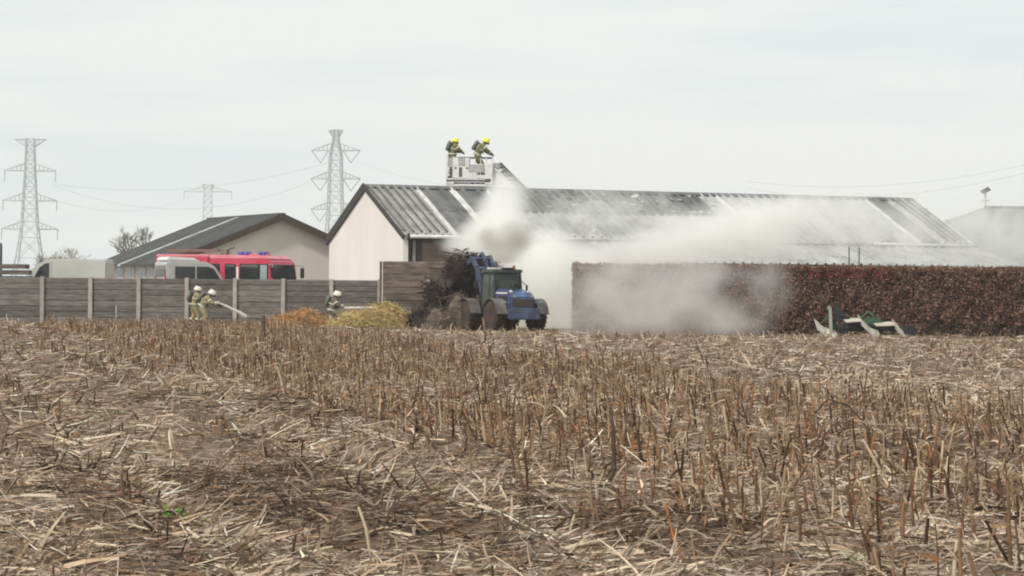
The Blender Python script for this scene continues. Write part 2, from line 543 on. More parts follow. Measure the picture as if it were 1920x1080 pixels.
# local: y away along the ridge, x right. the gable wall stands at y=0
SBL = 11.8
k = MB()
pl = [(-SB_HW + .3, 0), (SB_HW - .3, 0), (SB_HW - .3, SB_EZ), (0, SB_RZ - .12), (-SB_HW + .3, SB_EZ)]
k.prism(pl, 0.0, 0.25); k.build('gable_wall', m_wall2, sb)
k = MB(); k.prism(pl, SBL - .25, SBL); k.build('gable_wall', m_wall2, sb)
for sx in (-1, 1):
    k = MB(); k.box((sx * (SB_HW - .42), SBL / 2, 1.3), (0.25, SBL - .5, 2.6)); k.build('side_wall', m_wall2, sb)
s2 = math.atan2(SB_RZ - SB_EZ, SB_HW)
l2 = math.hypot(SB_RZ - SB_EZ, SB_HW)
for sx in (-1, 1):
    x = -0.35
    for i in range(10):
        w = 0.5 if i == 5 else 1.25
        me = sm(w - 0.01, l2 + 0.35, m_white if i == 5 else m_roof_slate, 1 if i == 5 else 3)
        o = link(bpy.data.objects.new('roof_sheet', me), sb)
        if i == 5: o['label'] = 'white skylight strip'
        o.matrix_basis = (Matrix.Translation((sx * (SB_HW + .32), x + w / 2, SB_EZ - .13)) @ Matrix.Rotation(-sx * R(90) * -1, 4, 'Z')
                          @ Matrix.Rotation(s2, 4, 'X'))
        x += w
    k = MB(); k.bar((sx * (SB_HW + .35), -.4, SB_EZ - .3), (0, -.4, SB_RZ - .13), 0.1, 0.34); k.build('verge_board', m_brown_trim, sb)
k = MB(); k.box((0, 5.5, SB_RZ + .04), (0.4, 11.7, 0.06)); k.build('ridge_cap', m_roof_slate, sb)
for yy in (1.2, 3.0, 5.0, 7.0):
    k = MB(); k.box((-SB_HW + .27, yy + .6, 2.25), (0.06, 1.1, 0.6)); wd = k.build('window', m_white, sb)
    for q in (-.27, .27):
        k = MB(); k.box((-SB_HW + .235, yy + .6 + q, 2.25), (0.02, .46, .48)); k.build('pane', m_glass_pale, wd)

# house at the far right
hd = 150.0
hr = P(1845, 389, hd)
hou = thing('house', 'grey hip roofed house beyond the barn at the right edge', 'house', (hr.x, hd, 0))
m_tile = M('tile_roof', (0.20, 0.20, 0.205), (0.16, 0.16, 0.163), scale=2, rough=0.85, var=0.08)
hz_ = hr.z
k = MB(); k.box((6, 0, 1.6), (28, 14, 3.2)); k.build('wall', M('house_wall', (0.4, 0.33, 0.28), scale=1), hou)
A_ = [(-10, -8, 3.1), (22, -8, 3.1), (22, 8, 3.1), (-10, 8, 3.1), (0, 0, hz_), (14, 0, hz_)]
k = MB(); k.add(A_ + [(a, b_, c - .2) for a, b_, c in A_[:4]], [(0, 1, 5, 4), (1, 2, 5), (2, 3, 4, 5), (3, 0, 4), (6, 7, 1, 0), (7, 8, 2, 1), (8, 9, 3, 2), (9, 6, 0, 3), (9, 8, 7, 6)])
rf = k.build('roof', m_tile, hou)
k = MB(); k.bar((0, 0, hz_ + .03), (14, 0, hz_ + .03), .3, .14); k.build('ridge_cap', m_tile, rf)

# ------------------------------------------------------------------ fences
m_conc = M('concrete_post', (0.40, 0.365, 0.33), (0.30, 0.27, 0.25), scale=5, rough=0.9, bump=0.15, var=0.1)
m_plank = M('fence_plank', (0.20, 0.178, 0.162), (0.105, 0.092, 0.085), scale=2.2, rough=0.9, bump=0.25, var=0.26, stretch=(1, 1, 5))
m_plank2 = M('tall_plank', (0.17, 0.135, 0.115), (0.085, 0.066, 0.056), scale=2.0, rough=0.9, bump=0.3, var=0.25, stretch=(1, 1, 4))
FY = 100.0
f0 = P(712, 528, FY)
SP = 2.0
fence = thing('fence', 'long low board fence with pale concrete posts on the left', 'fence', (f0.x, FY, 0))
FZ = 1.86
pk = MB(); pk.box((0, 0, FZ / 2 - .05), (0.17, 0.17, FZ + .2)); post_me = pk.mesh('fence_post', m_conc, bevel=0.012)
NPL = 8
ph = FZ / NPL
def plank_mesh(w, h, mat):
    k = MB()
    k.prism([(0.0, 0.0), (0.028, 0.012), (0.028, h - .03), (0.0, h - .008), (0.0, h + .006), (-0.02, h + .006), (-0.02, 0.0)], -w / 2, w / 2)
    return k.mesh('plank', mat)
planks = [plank_mesh(SP - .17, ph, m_plank)]
for i in range(12):
    o = link(bpy.data.objects.new('fence_post', post_me), fence)
    o.location = (-i * SP, -0.02, 0)
    if i == 11: break
    for j in range(NPL):
        o = link(bpy.data.objects.new('plank', planks[0]), fence)
        o.location = (-i * SP - SP / 2, 0.02 + random.uniform(-.012, .012), j * ph + 0.0)
        o.rotation_euler = (0, 0, -R(90) + 0)
tf0 = P(717, 490, 99.3)
tf = thing('board_wall', 'taller dark board wall between the low fence and the blue loader', 'fence', (tf0.x, 99.3, 0))
TZ = tf0.z
th = TZ / 10
pm2 = plank_mesh(1.86, th, m_plank2)
for i in range(2):
    for j in range(10):
        o = link(bpy.data.objects.new('plank', pm2), tf)
        o.location = (0.95 + i * 1.9, random.uniform(-.015, .015), j * th)
        o.rotation_euler = (0, 0, -R(90))
pk = MB(); pk.box((0, 0, 0.95), (0.15, 0.14, 2.0))
o = pk.build('fence_post', m_conc, tf, bevel=.01); o.location = (1.9, -.11, -.02)
pk = MB(); pk.box((0, 0, TZ / 2), (0.1, 0.12, TZ)); o = pk.build('end_post', m_plank2, tf, bevel=.01); o.location = (-.06, 0, 0)

# ------------------------------------------------------------------ beech hedge
HY, HX0, HX1, HZ = 85.0, P(1076, 540, 85).x, 22.5, 2.5
hedge = thing('hedge', 'long clipped beech hedge with dry red brown leaves on the right', 'hedge', (HX0, HY, 0))
k = MB(); k.box(((HX1 - HX0) / 2, 0.65, HZ / 2 - .1), (HX1 - HX0 - .2, 0.95, HZ - .2))
k.build('inner_twigs', M('twigs', (0.05, 0.033, 0.026), (0.025, 0.016, 0.013), scale=9, rough=0.95, bump=1.0), hedge)
nl = 62000
side_f = rng.random(nl)
lx = rng.random(nl) * (HX1 - HX0)
ly = np.abs(rng.normal(0, 0.09, nl)) + 0.0
lz = rng.random(nl) * HZ
top = side_f > 0.86
ly = np.where(top, rng.random(nl) * 1.25, ly)
wob = 0.02 * np.sin(lx * 2.1) + 0.02 * np.sin(lx * 5.3 + 1) - .03
lz = np.where(top, HZ + wob - np.abs(rng.normal(0, 0.07, nl)), lz)
lft = (side_f < 0.05)
lx = np.where(lft, np.abs(rng.normal(0, .05, nl)), lx)
ly = np.where(lft, rng.random(nl) * 1.25, ly)
ly = ly + 0.06 * np.sin(lx * 3 + lz * 4) + 0.05 * np.sin(lx * 7.7 - lz * 5)
d = unit(rng.standard_normal((nl, 3)) + np.array([[0.25, -0.2, -0.55]]))
sd_ = unit(np.cross(d, rng.standard_normal((nl, 3))))
pal = [(0.27, 0.15, 0.105), (0.19, 0.105, 0.075), (0.39, 0.255, 0.19), (0.10, 0.06, 0.046), (0.27, 0.10, 0.08)]
wt = [4, 4, 2.2, 2.5, 0.7]
cl = pick(pal, wt, nl, 0.25)
redz = (lz > 2.05) & (lz < 2.4) & (lx > 8.2) & (lx < 11.2) & (rng.random(nl) < .6)
cl[redz] = np.array([0.26, 0.06, 0.06])
grn = (lz < 0.5) & (rng.random(nl) < np.where((lx > 12.5), .35, .05))
cl[grn] = np.array([0.06, 0.075, 0.04])
v, q, c = ribbons(np.stack([lx, ly - 0.02, lz], 1), d, sd_, rng.uniform(.05, .115, nl), rng.uniform(.03, .055, nl),
                  rng.normal(0, .25, (nl, 3)), cl, 2, 0.4)
m_leaf = M('leaf', (1, 1, 1), (0.75, 0.75, 0.75), scale=3, rough=0.8, attr='col', trans=0.12)
o = link(bpy.data.objects.new('foliage', np_mesh('foliage', v, q, m_leaf, c)), hedge)
o['kind'] = 'stuff'

# ------------------------------------------------------------------ pylons and lines
m_steel = M('galvanised_steel', (0.40, 0.43, 0.44), (0.34, 0.37, 0.38), scale=0.2, rough=0.6)
m_ins = M('insulator', (0.36, 0.36, 0.37), scale=1, rough=0.4)
def pylon(px, ytop, dd, label, arms, body, topw, vee, tilt=0, legs=0.36, rot=0.1):
    """arms: list of (height, half width); body: list of (height, half width of the mast)"""
    p = P(px, ytop, dd)
    t = thing('pylon', label, 'pylon', (p.x, dd, 0), rot, 'high voltage pylons on the horizon')
    Hh = p.z
    bz = [(h * Hh, w) for h, w in body]
    def hw(z):
        for (z0, w0), (z1, w1) in zip(bz, bz[1:]):
            if z <= z1: return w0 + (w1 - w0) * (z - z0) / (z1 - z0)
        return bz[-1][1]
    k = MB()
    for sx in (-1, 1):
        for sy in (-1, 1):
            for (z0, w0), (z1, w1) in zip(bz, bz[1:]):
                k.bar((sx * w0, sy * w0, z0), (sx * w1, sy * w1, z1), legs, legs)
    k.build('mast_legs', m_steel, t)
    k = MB()
    z = 0.0
    while z < Hh * .985:
        w = hw(z)
        z1 = min(z + max(1.7 * w, 1.6), Hh)
        w1 = hw(z1)
        for a, b2 in (((-1, -1), (1, -1)), ((1, -1), (1, 1)), ((1, 1), (-1, 1)), ((-1, 1), (-1, -1))):
            k.bar((a[0] * w, a[1] * w, z), (b2[0] * w1, b2[1] * w1, z1), legs * .42)
            k.bar((b2[0] * w, b2[1] * w, z), (a[0] * w1, a[1] * w1, z1), legs * .42)
            k.bar((a[0] * w1, a[1] * w1, z1), (b2[0] * w1, b2[1] * w1, z1), legs * .4)
        z = z1
    k.build('lattice', m_steel, t)
    for h, wd in arms:
        z = h * Hh
        w = hw(z)
        rise = 2.6 if h < .95 else -2.6
        for sx in (-1, 1):
            k = MB()
            for sy in (-1, 1):
                k.bar((sx * w, sy * w, z), (sx * wd, 0, z), legs * .8)
                k.bar((sx * hw(z + rise), sy * hw(z + rise), z + rise), (sx * wd, 0, z + .1), legs * .6)
            for j in range(1, 5):
                f = j / 5
                xx = sx * (w + (wd - w) * f)
                k.bar((xx, -w * (1 - f), z), (xx, 0, z + rise * (1 - f)), legs * .35)
                k.bar((xx, w * (1 - f), z), (xx, 0, z + rise * (1 - f)), legs * .35)
            k.build('cross_arm', m_steel, t)
            if h < .95:
                kk = MB()
                if vee:
                    kk.tube([(sx * wd * .98, 0, z), (sx * wd * .62, 0, z - 4.2)], .16, 5)
                    kk.tube([(sx * wd * .30, 0, z), (sx * wd * .62, 0, z - 4.2)], .16, 5)
                else:
                    kk.tube([(sx * wd * .98, 0, z), (sx * wd * .98, 0, z - 3.6)], .16, 5)
                kk.build('insulator', m_ins, t)
    return t, Hh
body1 = [(0, 6.2), (.22, 4.0), (.42, 2.7), (.76, 1.75), (.97, 1.35), (1.0, 1.3)]
pyA, hA = pylon(57, 260, 836, 'leftmost pylon, a wide lattice tower at the left edge', [(.395, 9.8), (.585, 9.4), (.785, 8.9), (.995, 5.6)], body1, 5.6, False, rot=0.06)
body2 = [(0, 5.0), (.3, 3.2), (.5, 2.4), (.84, 1.9), (.93, .95), (1.0, .7)]
pyB, hB = pylon(630, 243, 830, 'tall pylon with V shaped insulators standing behind the pale gable', [(.505, 8.7), (.695, 8.7), (.87, 8.6), (.995, 2.6)], body2, 2.6, True, rot=-0.12)
body3 = [(0, 4.6), (.4, 2.6), (.9, 2.0), (1.0, 1.9)]
pyC, hC = pylon(390, 346, 1250, 'small far pylon with one wide arm above the dark barn roof', [(.93, 12.5), (.995, 3.0)], body3, 3.0, False, legs=.4)
m_wire = M('wire', (0.45, 0.46, 0.46), scale=1, rough=0.5)
def cable(p, q, sag, r, label):
    p, q = Vector(p), Vector(q)
    pts = []
    for i in range(25):
        t = i / 24
        w = p.lerp(q, t); w.z -= sag * 4 * t * (1 - t)
        pts.append(w)
    k = MB(); k.tube(pts, r, 4)
    return tag(k.build('power_line', m_wire), label, 'power line', 'overhead power lines')
cable(P(632, 300, 828), P(100, 345, 848), 5.5, .05, 'thin overhead line from the V insulator pylon, upper of those crossing to the left pylon')
cable(P(585, 340, 828), P(100, 347, 850), 9, .045, 'thin overhead line, lower of those between left pylon and V insulator pylon')
cable(P(660, 300, 826), P(1000, 356, 700), 3, .04, 'thin overhead line running from the V insulator pylon towards the aerial basket')
cable(P(390, 351, 1248), P(90, 372, 850), 8, .045, 'faint overhead line between the left pylon and the small far pylon')
cable(P(1400, 340, 700), P(2000, 291, 560), 4.0, .035, 'upper of two thin overhead lines in the sky at the right')
cable(P(1400, 352, 700), P(2000, 303, 560), 5.0, .035, 'lower of two thin overhead lines in the sky at the right')

# ------------------------------------------------------------------ bare trees
m_bark = M('bark', (0.17, 0.14, 0.115), (0.10, 0.085, 0.07), scale=2, rough=0.9)
m_bark_pale = M('bark_pale', (0.36, 0.32, 0.24), (0.26, 0.23, 0.17), scale=2, rough=0.9)
def bare_tree(loc, h, spread, mat, label, seed, depth=5):
    rnd = random.Random(seed)
    t = thing('bare_tree', label, 'tree', loc)
    trunk, crown = MB(), MB()
    trunk.tube([(0, 0, 0), (.05, 0, h * .2), (0, .05, h * .36)], [h * .028, h * .024, h * .02], 7)
    def grow(p, d, ln, r, n):
        q = p + d * ln
        mid = p + d * ln * .5 + Vector((rnd.uniform(-1, 1), rnd.uniform(-1, 1), rnd.uniform(-.4, .4))) * ln * .07
        crown.tube([p, mid, q], [r, r * .85, r * .65], 4, cap=False)
        if n == 0: return
        for i in range(rnd.choice((2, 3, 3, 4))):
            nd = (d + Vector((rnd.gauss(0, .45 * spread), rnd.gauss(0, .45 * spread), rnd.gauss(.18, .25)))).normalized()
            grow(p + (q - p) * rnd.uniform(.5, 1), nd, ln * rnd.uniform(.6, .82), r * .6, n - 1)
    for i in range(4):
        a = i * 1.6 + rnd.random()
        grow(Vector((0, 0, h * (.2 + .05 * i))), Vector((math.cos(a) * .5 * spread, math.sin(a) * .5 * spread, 1)).normalized(), h * .24, h * .017, depth)
    trunk.build('trunk', mat, t)
    crown.build('crown', mat, t)
def at_ground(px, d, z=0): 
    p = P(px, 540, d); return (p.x, d, z)
bare_tree(at_ground(118, 260), 6.6, 1.3, m_bark_pale, 'pale bare bushy tree above the van roof on the left', 3)
bare_tree(at_ground(94, 268), 6.2, 1.15, m_bark, 'darker bare shrub right beside the foot of the left pylon', 5, 4)
bare_tree(at_ground(255, 230), 8.4, 1.1, m_bark, 'dark bare tree peeping over the dark barn roof', 8)

# ------------------------------------------------------------------ vehicles
m_red = M('fire_red', (0.56, 0.055, 0.095), (0.47, 0.035, 0.07), scale=1.5, rough=0.35, spec=0.5)
m_red_sheen = M('red_sheen', (0.72, 0.27, 0.31), (0.63, 0.18, 0.22), scale=1.5, rough=0.3, spec=0.5)  # the red paled by sky glare, sheen put into the colour
m_vwhite = M('vehicle_white', (0.74, 0.72, 0.69), (0.66, 0.64, 0.61), scale=1.5, rough=0.35, spec=0.5)
m_vgrey = M('vehicle_grey', (0.52, 0.52, 0.47), (0.45, 0.45, 0.41), scale=1.2, rough=0.4, spec=0.5)
m_black = M('black_rubber', (0.03, 0.029, 0.028), (0.02, 0.02, 0.02), scale=4, rough=0.85)
m_shutter = M('shutter', (0.42, 0.42, 0.42), (0.32, 0.32, 0.32), scale=3, rough=0.45, metal=0.4)
m_chrome = M('rim_metal', (0.45, 0.45, 0.45), scale=3, rough=0.4, metal=0.6)
m_bluelamp = M('blue_lens', (0.12, 0.12, 0.55), (0.1, 0.1, 0.45), scale=3, rough=0.2, spec=0.6)
def wheel(parent, x, y, r, w, tyre=m_black, rim=m_chrome, name='wheel', lugs=0):
    t = MB()
    t.lathe([(r * .58, -w / 2), (r * .92, -w / 2), (r, -w * .36), (r, w * .36), (r * .92, w / 2), (r * .58, w / 2)], axis='Y', n=26)
    for i in range(lugs):
        a = 2 * math.pi * i / lugs
        for s in (-1, 1):
            aa = a + (math.pi / lugs if s > 0 else 0)
            t.box((math.cos(aa) * r, s * w * .24, math.sin(aa) * r), (.07, w * .52, .06), Matrix.Rotation(-aa, 3, 'Y') @ Matrix.Rotation(s * .5, 3, 'X'))
    o = t.build(name, tyre, parent, smooth=False)
    o.location = (x, y, r)
    k = MB()
    k.lathe([(r * .1, -w * .42), (r * .3, -w * .4), (r * .5, -w * .3), (r * .6, -w * .46), (r * .6, w * .46), (r * .5, w * .3), (r * .3, w * .4), (r * .1, w * .42)], axis='Y', n=20)
    k.build('rim', rim, o, smooth=False)
    return o

# fire engine: local x forward
fe_p = P(432, 520, 107.5)
fe = thing('fire_engine', 'red fire engine with crew cab parked behind the board fence', 'fire engine', (fe_p.x - .5, 107.5, YZ), R(-22))
k = MB(); k.box((.35, 0, .75), (5.8, 2.1, .5)); k.build('chassis', m_black, fe, bevel=.04)
FT = 2.68
k = MB(); k.prism([(.15, .55), (3.28, .55), (3.32, 1.35), (3.18, FT - .28), (3.02, FT - .1), (.15, FT - .1)], -1.2, 1.2); k.build('cab', m_red, fe, bevel=.05)
k = MB(); k.prism([(.1, FT - .12), (3.06, FT - .12), (2.9, FT + .05), (.1, FT + .08)], -1.12, 1.12); k.build('cab_roof', m_red_sheen, fe, bevel=.04)
k = MB(); k.box((-1.25, 0, 1.62), (2.7, 2.36, 2.06)); k.build('body', m_red, fe, bevel=.05)
k = MB(); k.box((-1.25, 0, FT + .03), (2.7, 2.2, .12)); k.build('body_roof', m_red_sheen, fe, bevel=.03)
for sy in (-1, 1):
    yo = sy * 1.215
    # front side window, two crew windows, each in a thin frame
    for x0, x1, mt in ((1.72, 2.62, m_glass), (2.68, 3.06, m_glass_pale), (.98, 1.45, m_glass), (.28, .66, m_glass)):
        k = MB(); k.prism([(x0, 1.5), (x1, 1.5), (x1 - .02, FT - .34), (x0, FT - .34)], yo - .012, yo + .012); w_ = k.build('window', mt, fe)
        k = MB()
        for a, b2 in (((x0, 1.5), (x1, 1.5)), ((x1, 1.5), (x1, FT - .34)), ((x0, FT - .34), (x1, FT - .34)), ((x0, 1.5), (x0, FT - .34))):
            k.bar((a[0], yo + sy * .012, a[1]), (b2[0], yo + sy * .012, b2[1]), .035)
        k.build('frame', m_black, w_)
    k = MB(); k.box((1.58, yo, 1.75), (.1, .03, .95)); k.build('door_pillar', m_vwhite, fe)
    for i in range(2):
        sh = MB(); sh.box((-1.95 + i * 1.12, yo - sy * .01, 1.6), (1.0, .03, 1.5)); s_ = sh.build('roller_shutter', m_shutter, fe)
        sl = MB()
        for j in range(14):
            sl.box((-1.95 + i * 1.12, yo + sy * .01, .92 + j * .105), (.98, .02, .07))
        o = sl.build('slats', m_shutter, s_)
    for i, x_ in enumerate((-1.5, 2.1)):
        wheel(fe, x_, sy * 1.0, .5, .32)
    k = MB(); k.tube([(3.1, sy * 1.2, 2.32), (3.42, sy * 1.42, 2.32), (3.42, sy * 1.42, 2.2)], .025, 6); mr_ = k.build('mirror_arm', m_shutter, fe)
    k = MB(); k.box((3.42, sy * 1.42, 1.98), (.12, .22, .46)); k.build('mirror', m_black, mr_, bevel=.03)
k = MB(); k.add([(3.335, -1.08, 1.42), (3.335, 1.08, 1.42), (3.2, 1.08, FT - .34), (3.2, -1.08, FT - .34), (3.315, -1.08, 1.42), (3.315, 1.08, 1.42), (3.18, 1.08, FT - .34), (3.18, -1.08, FT - .34)],
                [(0, 1, 2, 3), (7, 6, 5, 4), (0, 4, 5, 1), (1, 5, 6, 2), (2, 6, 7, 3), (3, 7, 4, 0)]); k.build('windscreen', m_glass, fe)
k = MB(); k.box((3.35, 0, .75), (.2, 2.36, .4)); k.build('bumper', m_vwhite, fe, bevel=.04)
for sy in (-.85, .85):
    k = MB(); k.box((3.47, sy, .8), (.04, .3, .18)); k.build('headlight', m_glass_pale, fe, bevel=.01)
for x_, w_ in ((1.45, .22), (1.72, .2), (2.42, .16), (2.62, .12)):
    k = MB(); k.box((x_, -.55, FT + .14), (w_, .5, .13)); k.build('beacon', m_bluelamp, fe, bevel=.03)
k = MB(); k.box((2.05, -.5, FT + .1), (1.5, .3, .07)); k.build('light_bar', m_red_sheen, fe, bevel=.02)
k = MB()
for sy in (-.25, .25):
    k.bar((-2.3, sy - .4, FT + .27), (.35, sy - .4, FT + .27), .06, .1)
for i in range(9):
    k.bar((-2.2 + i * .3, -.65, FT + .27), (-2.2 + i * .3, -.15, FT + .27), .04)
k.build('roof_ladder', M('ladder_brown', (0.2, 0.12, 0.1), scale=3, rough=.6), fe)
k = MB(); k.tube([(.55, -.3, FT + .05), (.55, -.3, FT + .32), (.9, -.3, FT + .42)], .06, 8); k.box((.45, -.3, FT + .2), (.3, .3, .2)); k.build('water_cannon', M('cannon_grey', (.2, .18, .15), scale=3), fe)
k = MB(); k.box((-.7, -1.22, 1.0), (3.4, .02, .22)); k.build('side_stripe', m_vwhite, fe)

# white crew van in front of it
cv_p = P(358, 520, 104.2)
cv = thing('crew_van', 'white high roofed van with dark windows in front of the fire engine', 'van', (cv_p.x - .14, 104.3, YZ), R(24))
cv.scale = (.88, 1, 1)
k = MB(); k.prism([(-1.35, .45), (2.4, .45), (2.5, .9), (2.3, 1.25), (1.62, 1.45), (1.05, 2.22), (.6, 2.42), (-1.3, 2.46), (-1.38, 2.3)], -1.0, 1.0); k.build('body', M('van_grey', (0.50, 0.48, 0.475), (0.40, 0.385, 0.38), scale=1.5, rough=.4, spec=.5), cv, bevel=.07)
k = MB(); k.prism([(-1.34, 2.44), (.35, 2.42), (.0, 2.58), (-1.25, 2.62)], -.86, .86); k.build('roof_rack', m_vwhite, cv, bevel=.04)
for sy in (-1, 1):
    for pts in ([(-.98, 1.55), (.02, 1.5), (.02, 2.2), (-.98, 2.2)], [(.1, 1.5), (1.42, 1.5), (.98, 2.1), (.7, 2.2), (.1, 2.2)]):
        k = MB(); k.prism(pts, sy * 1.005 - .012, sy * 1.005 + .012); k.build('window', m_glass, cv)
    for x_ in (-.85, 1.75):
        wheel(cv, x_, sy * .9, .36, .24)
k = MB(); k.box((-1.4, 0, 1.95), (.04, 1.5, .34)); k.build('rear_window', m_glass, cv, bevel=.01)
k = MB(); k.box((-1.4, 0, 2.22), (.05, 1.6, .06)); k.build('rear_trim', m_shutter, cv)
for sy in (-.8, .8):
    k = MB(); k.box((-1.41, sy, 1.5), (.05, .16, .6)); k.build('tail_light', m_red, cv, bevel=.01)
k = MB(); k.add([(1.62, -.86, 1.5), (1.62, .86, 1.5), (1.09, .86, 2.22), (1.09, -.86, 2.22), (1.6, -.86, 1.48), (1.6, .86, 1.48), (1.07, .86, 2.2), (1.07, -.86, 2.2)],
                [(0, 1, 2, 3), (7, 6, 5, 4), (0, 4, 5, 1), (1, 5, 6, 2), (2, 6, 7, 3), (3, 7, 4, 0)]); k.build('windscreen', m_glass, cv)

# pale panel van on the left, facing left
pv_p = P(64, 520, 104.5)
pv = thing('panel_van', 'pale grey green panel van with a rounded nose behind the fence at left', 'van', (pv_p.x, 104.5, YZ), 0)
VT = 2.48
prof = [(-.45, .45), (3.28, .45), (3.32, VT - .05), (3.2, VT), (1.0, VT), (.62, VT - .08), (.24, VT - .3), (-.12, 1.75), (-.28, 1.4), (-.5, 1.2), (-.52, .7)]
k = MB(); k.prism(prof, -1.0, 1.0); k.build('body', m_vgrey, pv, bevel=.06)
for sy in (-1, 1):
    k = MB(); k.prism([(.1, 1.5), (.84, 1.5), (.84, 2.3), (.66, 2.28), (.42, 2.1)], sy * 1.003 - .012, sy * 1.003 + .012); k.build('window', m_glass, pv)
    k = MB(); k.box((.93, sy * 1.0, 1.5), (.025, .02, 1.7)); k.build('door_seam', m_shutter, pv)
    for x_ in (.3, 2.5):
        wheel(pv, x_, sy * .88, .36, .24)
k = MB(); k.add([(.26, -.86, 2.16), (.26, .86, 2.16), (-.03, .86, 1.66), (-.03, -.86, 1.66), (.29, -.86, 2.15), (.29, .86, 2.15), (.0, .86, 1.65), (.0, -.86, 1.65)],
                [(0, 1, 2, 3), (7, 6, 5, 4), (0, 4, 5, 1), (1, 5, 6, 2), (2, 6, 7, 3), (3, 7, 4, 0)]); k.build('windscreen', m_glass_pale, pv)  # pale glass colour stands in for the sky mirrored in the windscreen
for sy in (-.75, .75):
    k = MB(); k.box((-.53, sy, .95), (.06, .3, .2)); k.build('headlight', m_glass_pale, pv, bevel=.02)

# ------------------------------------------------------------------ wheel loader (local x forward, facing up-left)
m_blue = M('loader_blue', (0.075, 0.125, 0.26), (0.035, 0.05, 0.10), scale=1.4, rough=0.4, spec=0.5)
m_blue2 = M('loader_blue_dusty', (0.085, 0.11, 0.19), (0.045, 0.055, 0.085), scale=2.5, rough=0.6)
m_mudtyre = M('muddy_tyre', (0.085, 0.055, 0.042), (0.035, 0.026, 0.022), scale=3, rough=0.95, bump=0.4)
m_guard = M('dusty_guard', (0.16, 0.15, 0.14), (0.07, 0.065, 0.06), scale=2, rough=0.8)
m_cabglass = M('cab_glass', (0.10, 0.12, 0.11), (0.06, 0.07, 0.065), scale=1.5, rough=0.15, spec=0.6)
m_charsteel = M('sooty_steel', (0.055, 0.05, 0.052), (0.03, 0.027, 0.028), scale=3, rough=0.7)
ld_p = P(941, 600, 90.6)
ld = thing('wheel_loader', 'blue wheel loader with raised arms lifting charred straw beside the smoke', 'wheel loader', (ld_p.x, 90.6, 0), R(117))
LS = .85
ld.scale = (LS, LS, LS)
k = MB(); k.prism([(-2.1, .6), (-.2, .55), (-.2, 1.05), (-2.1, 1.05)], -.42, .42); k.build('rear_frame', m_blue2, ld, bevel=.03)
k = MB(); k.prism([(-2.0, .95), (-.55, .95), (-.55, 1.85), (-.9, 1.82), (-1.75, 1.66), (-2.0, 1.46)], -.62, .62); hood = k.build('hood', m_blue, ld, bevel=.07)
for sy in (-1, 1):
    k = MB(); k.box((-1.3, sy * .625, 1.35), (.95, .02, .36)); k.build('side_grille', m_charsteel, hood)
    k = MB(); k.box((-1.2, sy * .63, 1.66), (1.1, .02, .06)); k.build('hood_stripe', m_vwhite, hood)
k = MB(); k.box((-2.0, 0, 1.2), (.06, .95, .42)); k.build('rear_grille', m_charsteel, ld, bevel=.01)
k = MB(); k.prism([(-2.3, .5), (-1.95, .5), (-1.95, 1.02), (-2.22, 1.02)], -.75, .75); k.build('counterweight', m_blue2, ld, bevel=.05)
for sy in (-.42, .42):
    k = MB(); k.box((-2.06, sy, 1.52), (.06, .16, .1)); k.build('work_light', m_glass_pale, ld, bevel=.01)
k = MB(); k.tube([(-1.45, .2, 1.75), (-1.45, .2, 2.2)], .05, 8); k.build('exhaust', m_charsteel, ld, smooth=True)
k = MB(); k.box((-.98, -.1, 2.0), (.24, .3, .18)); k.build('air_filter', m_charsteel, ld, bevel=.03)
# cab
CT = 2.62
k = MB()
cabp = [(-.55, .95), (.62, .95), (.78, 1.35), (.68, CT - .1), (-.5, CT - .1), (-.6, 1.9)]
for sy in (-1, 1):
    for a, b2 in zip(cabp, cabp[1:] + cabp[:1]):
        k.bar((a[0], sy * .62, a[1]), (b2[0], sy * .62, b2[1]), .08)
    k.bar((.02, sy * .62, .95), (-.02, sy * .62, CT - .1), .06)
for a in (cabp[1], cabp[2], cabp[3], cabp[4], cabp[0]):
    k.bar((a[0], -.62, a[1]), (a[0], .62, a[1]), .08)
cabo = k.build('cab_frame', m_charsteel, ld)
for sy in (-1, 1):
    k = MB(); k.prism([(-.5, 1.25), (-.02, 1.25), (-.04, CT - .16), (-.46, CT - .16), (-.54, 1.9)], sy * .62 - .01, sy * .62 + .01); k.build('side_pane', m_cabglass, cabo)
    k = MB(); k.prism([(.04, 1.05), (.6, 1.05), (.72, 1.4), (.64, CT - .16), (.02, CT - .16)], sy * .62 - .01, sy * .62 + .01); k.build('door_pane', m_cabglass, cabo)
    k = MB(); k.prism([(-.53, .97), (.0, .97), (.0, 1.22), (-.53, 1.22)], sy * .62 - .02, sy * .62 + .02); k.build('lower_panel', m_blue, cabo)
k = MB(); k.box((.71, 0, 1.95), (.02, 1.14, 1.0), (0, -.08, 0)); k.build('windscreen', m_cabglass, cabo)
k = MB(); k.box((-.53, 0, 2.15), (.02, 1.14, .65)); k.build('rear_window', m_cabglass, cabo)
k = MB(); k.box((.06, 0, CT), (1.42, 1.42, .16)); k.build('cab_roof', M('cab_roof', (.10, .115, .11), (.07, .08, .075), scale=2, rough=.6), ld, bevel=.05)
k = MB(); k.box((.0, 0, 1.15), (.9, 1.1, .3)); k.build('cab_floor', m_charsteel, ld)
k = MB(); k.box((-.2, 0, 1.42), (.5, .5, .14)); k.box((-.42, 0, 1.78), (.12, .5, .65)); k.build('seat', m_charsteel, ld, bevel=.04)
for sy in (-.55, .55):
    k = MB(); k.box((.75, sy, CT - .05), (.1, .2, .12)); k.build('roof_light', m_glass_pale, ld, bevel=.02)
k = MB(); k.lathe([(.07, 0), (.08, .05), (.06, .16), (.01, .19)], c=(-.35, -.4, CT + .08), n=10); k.build('beacon', M('amber', (.6, .25, .03), scale=3, rough=.3), ld, smooth=True)
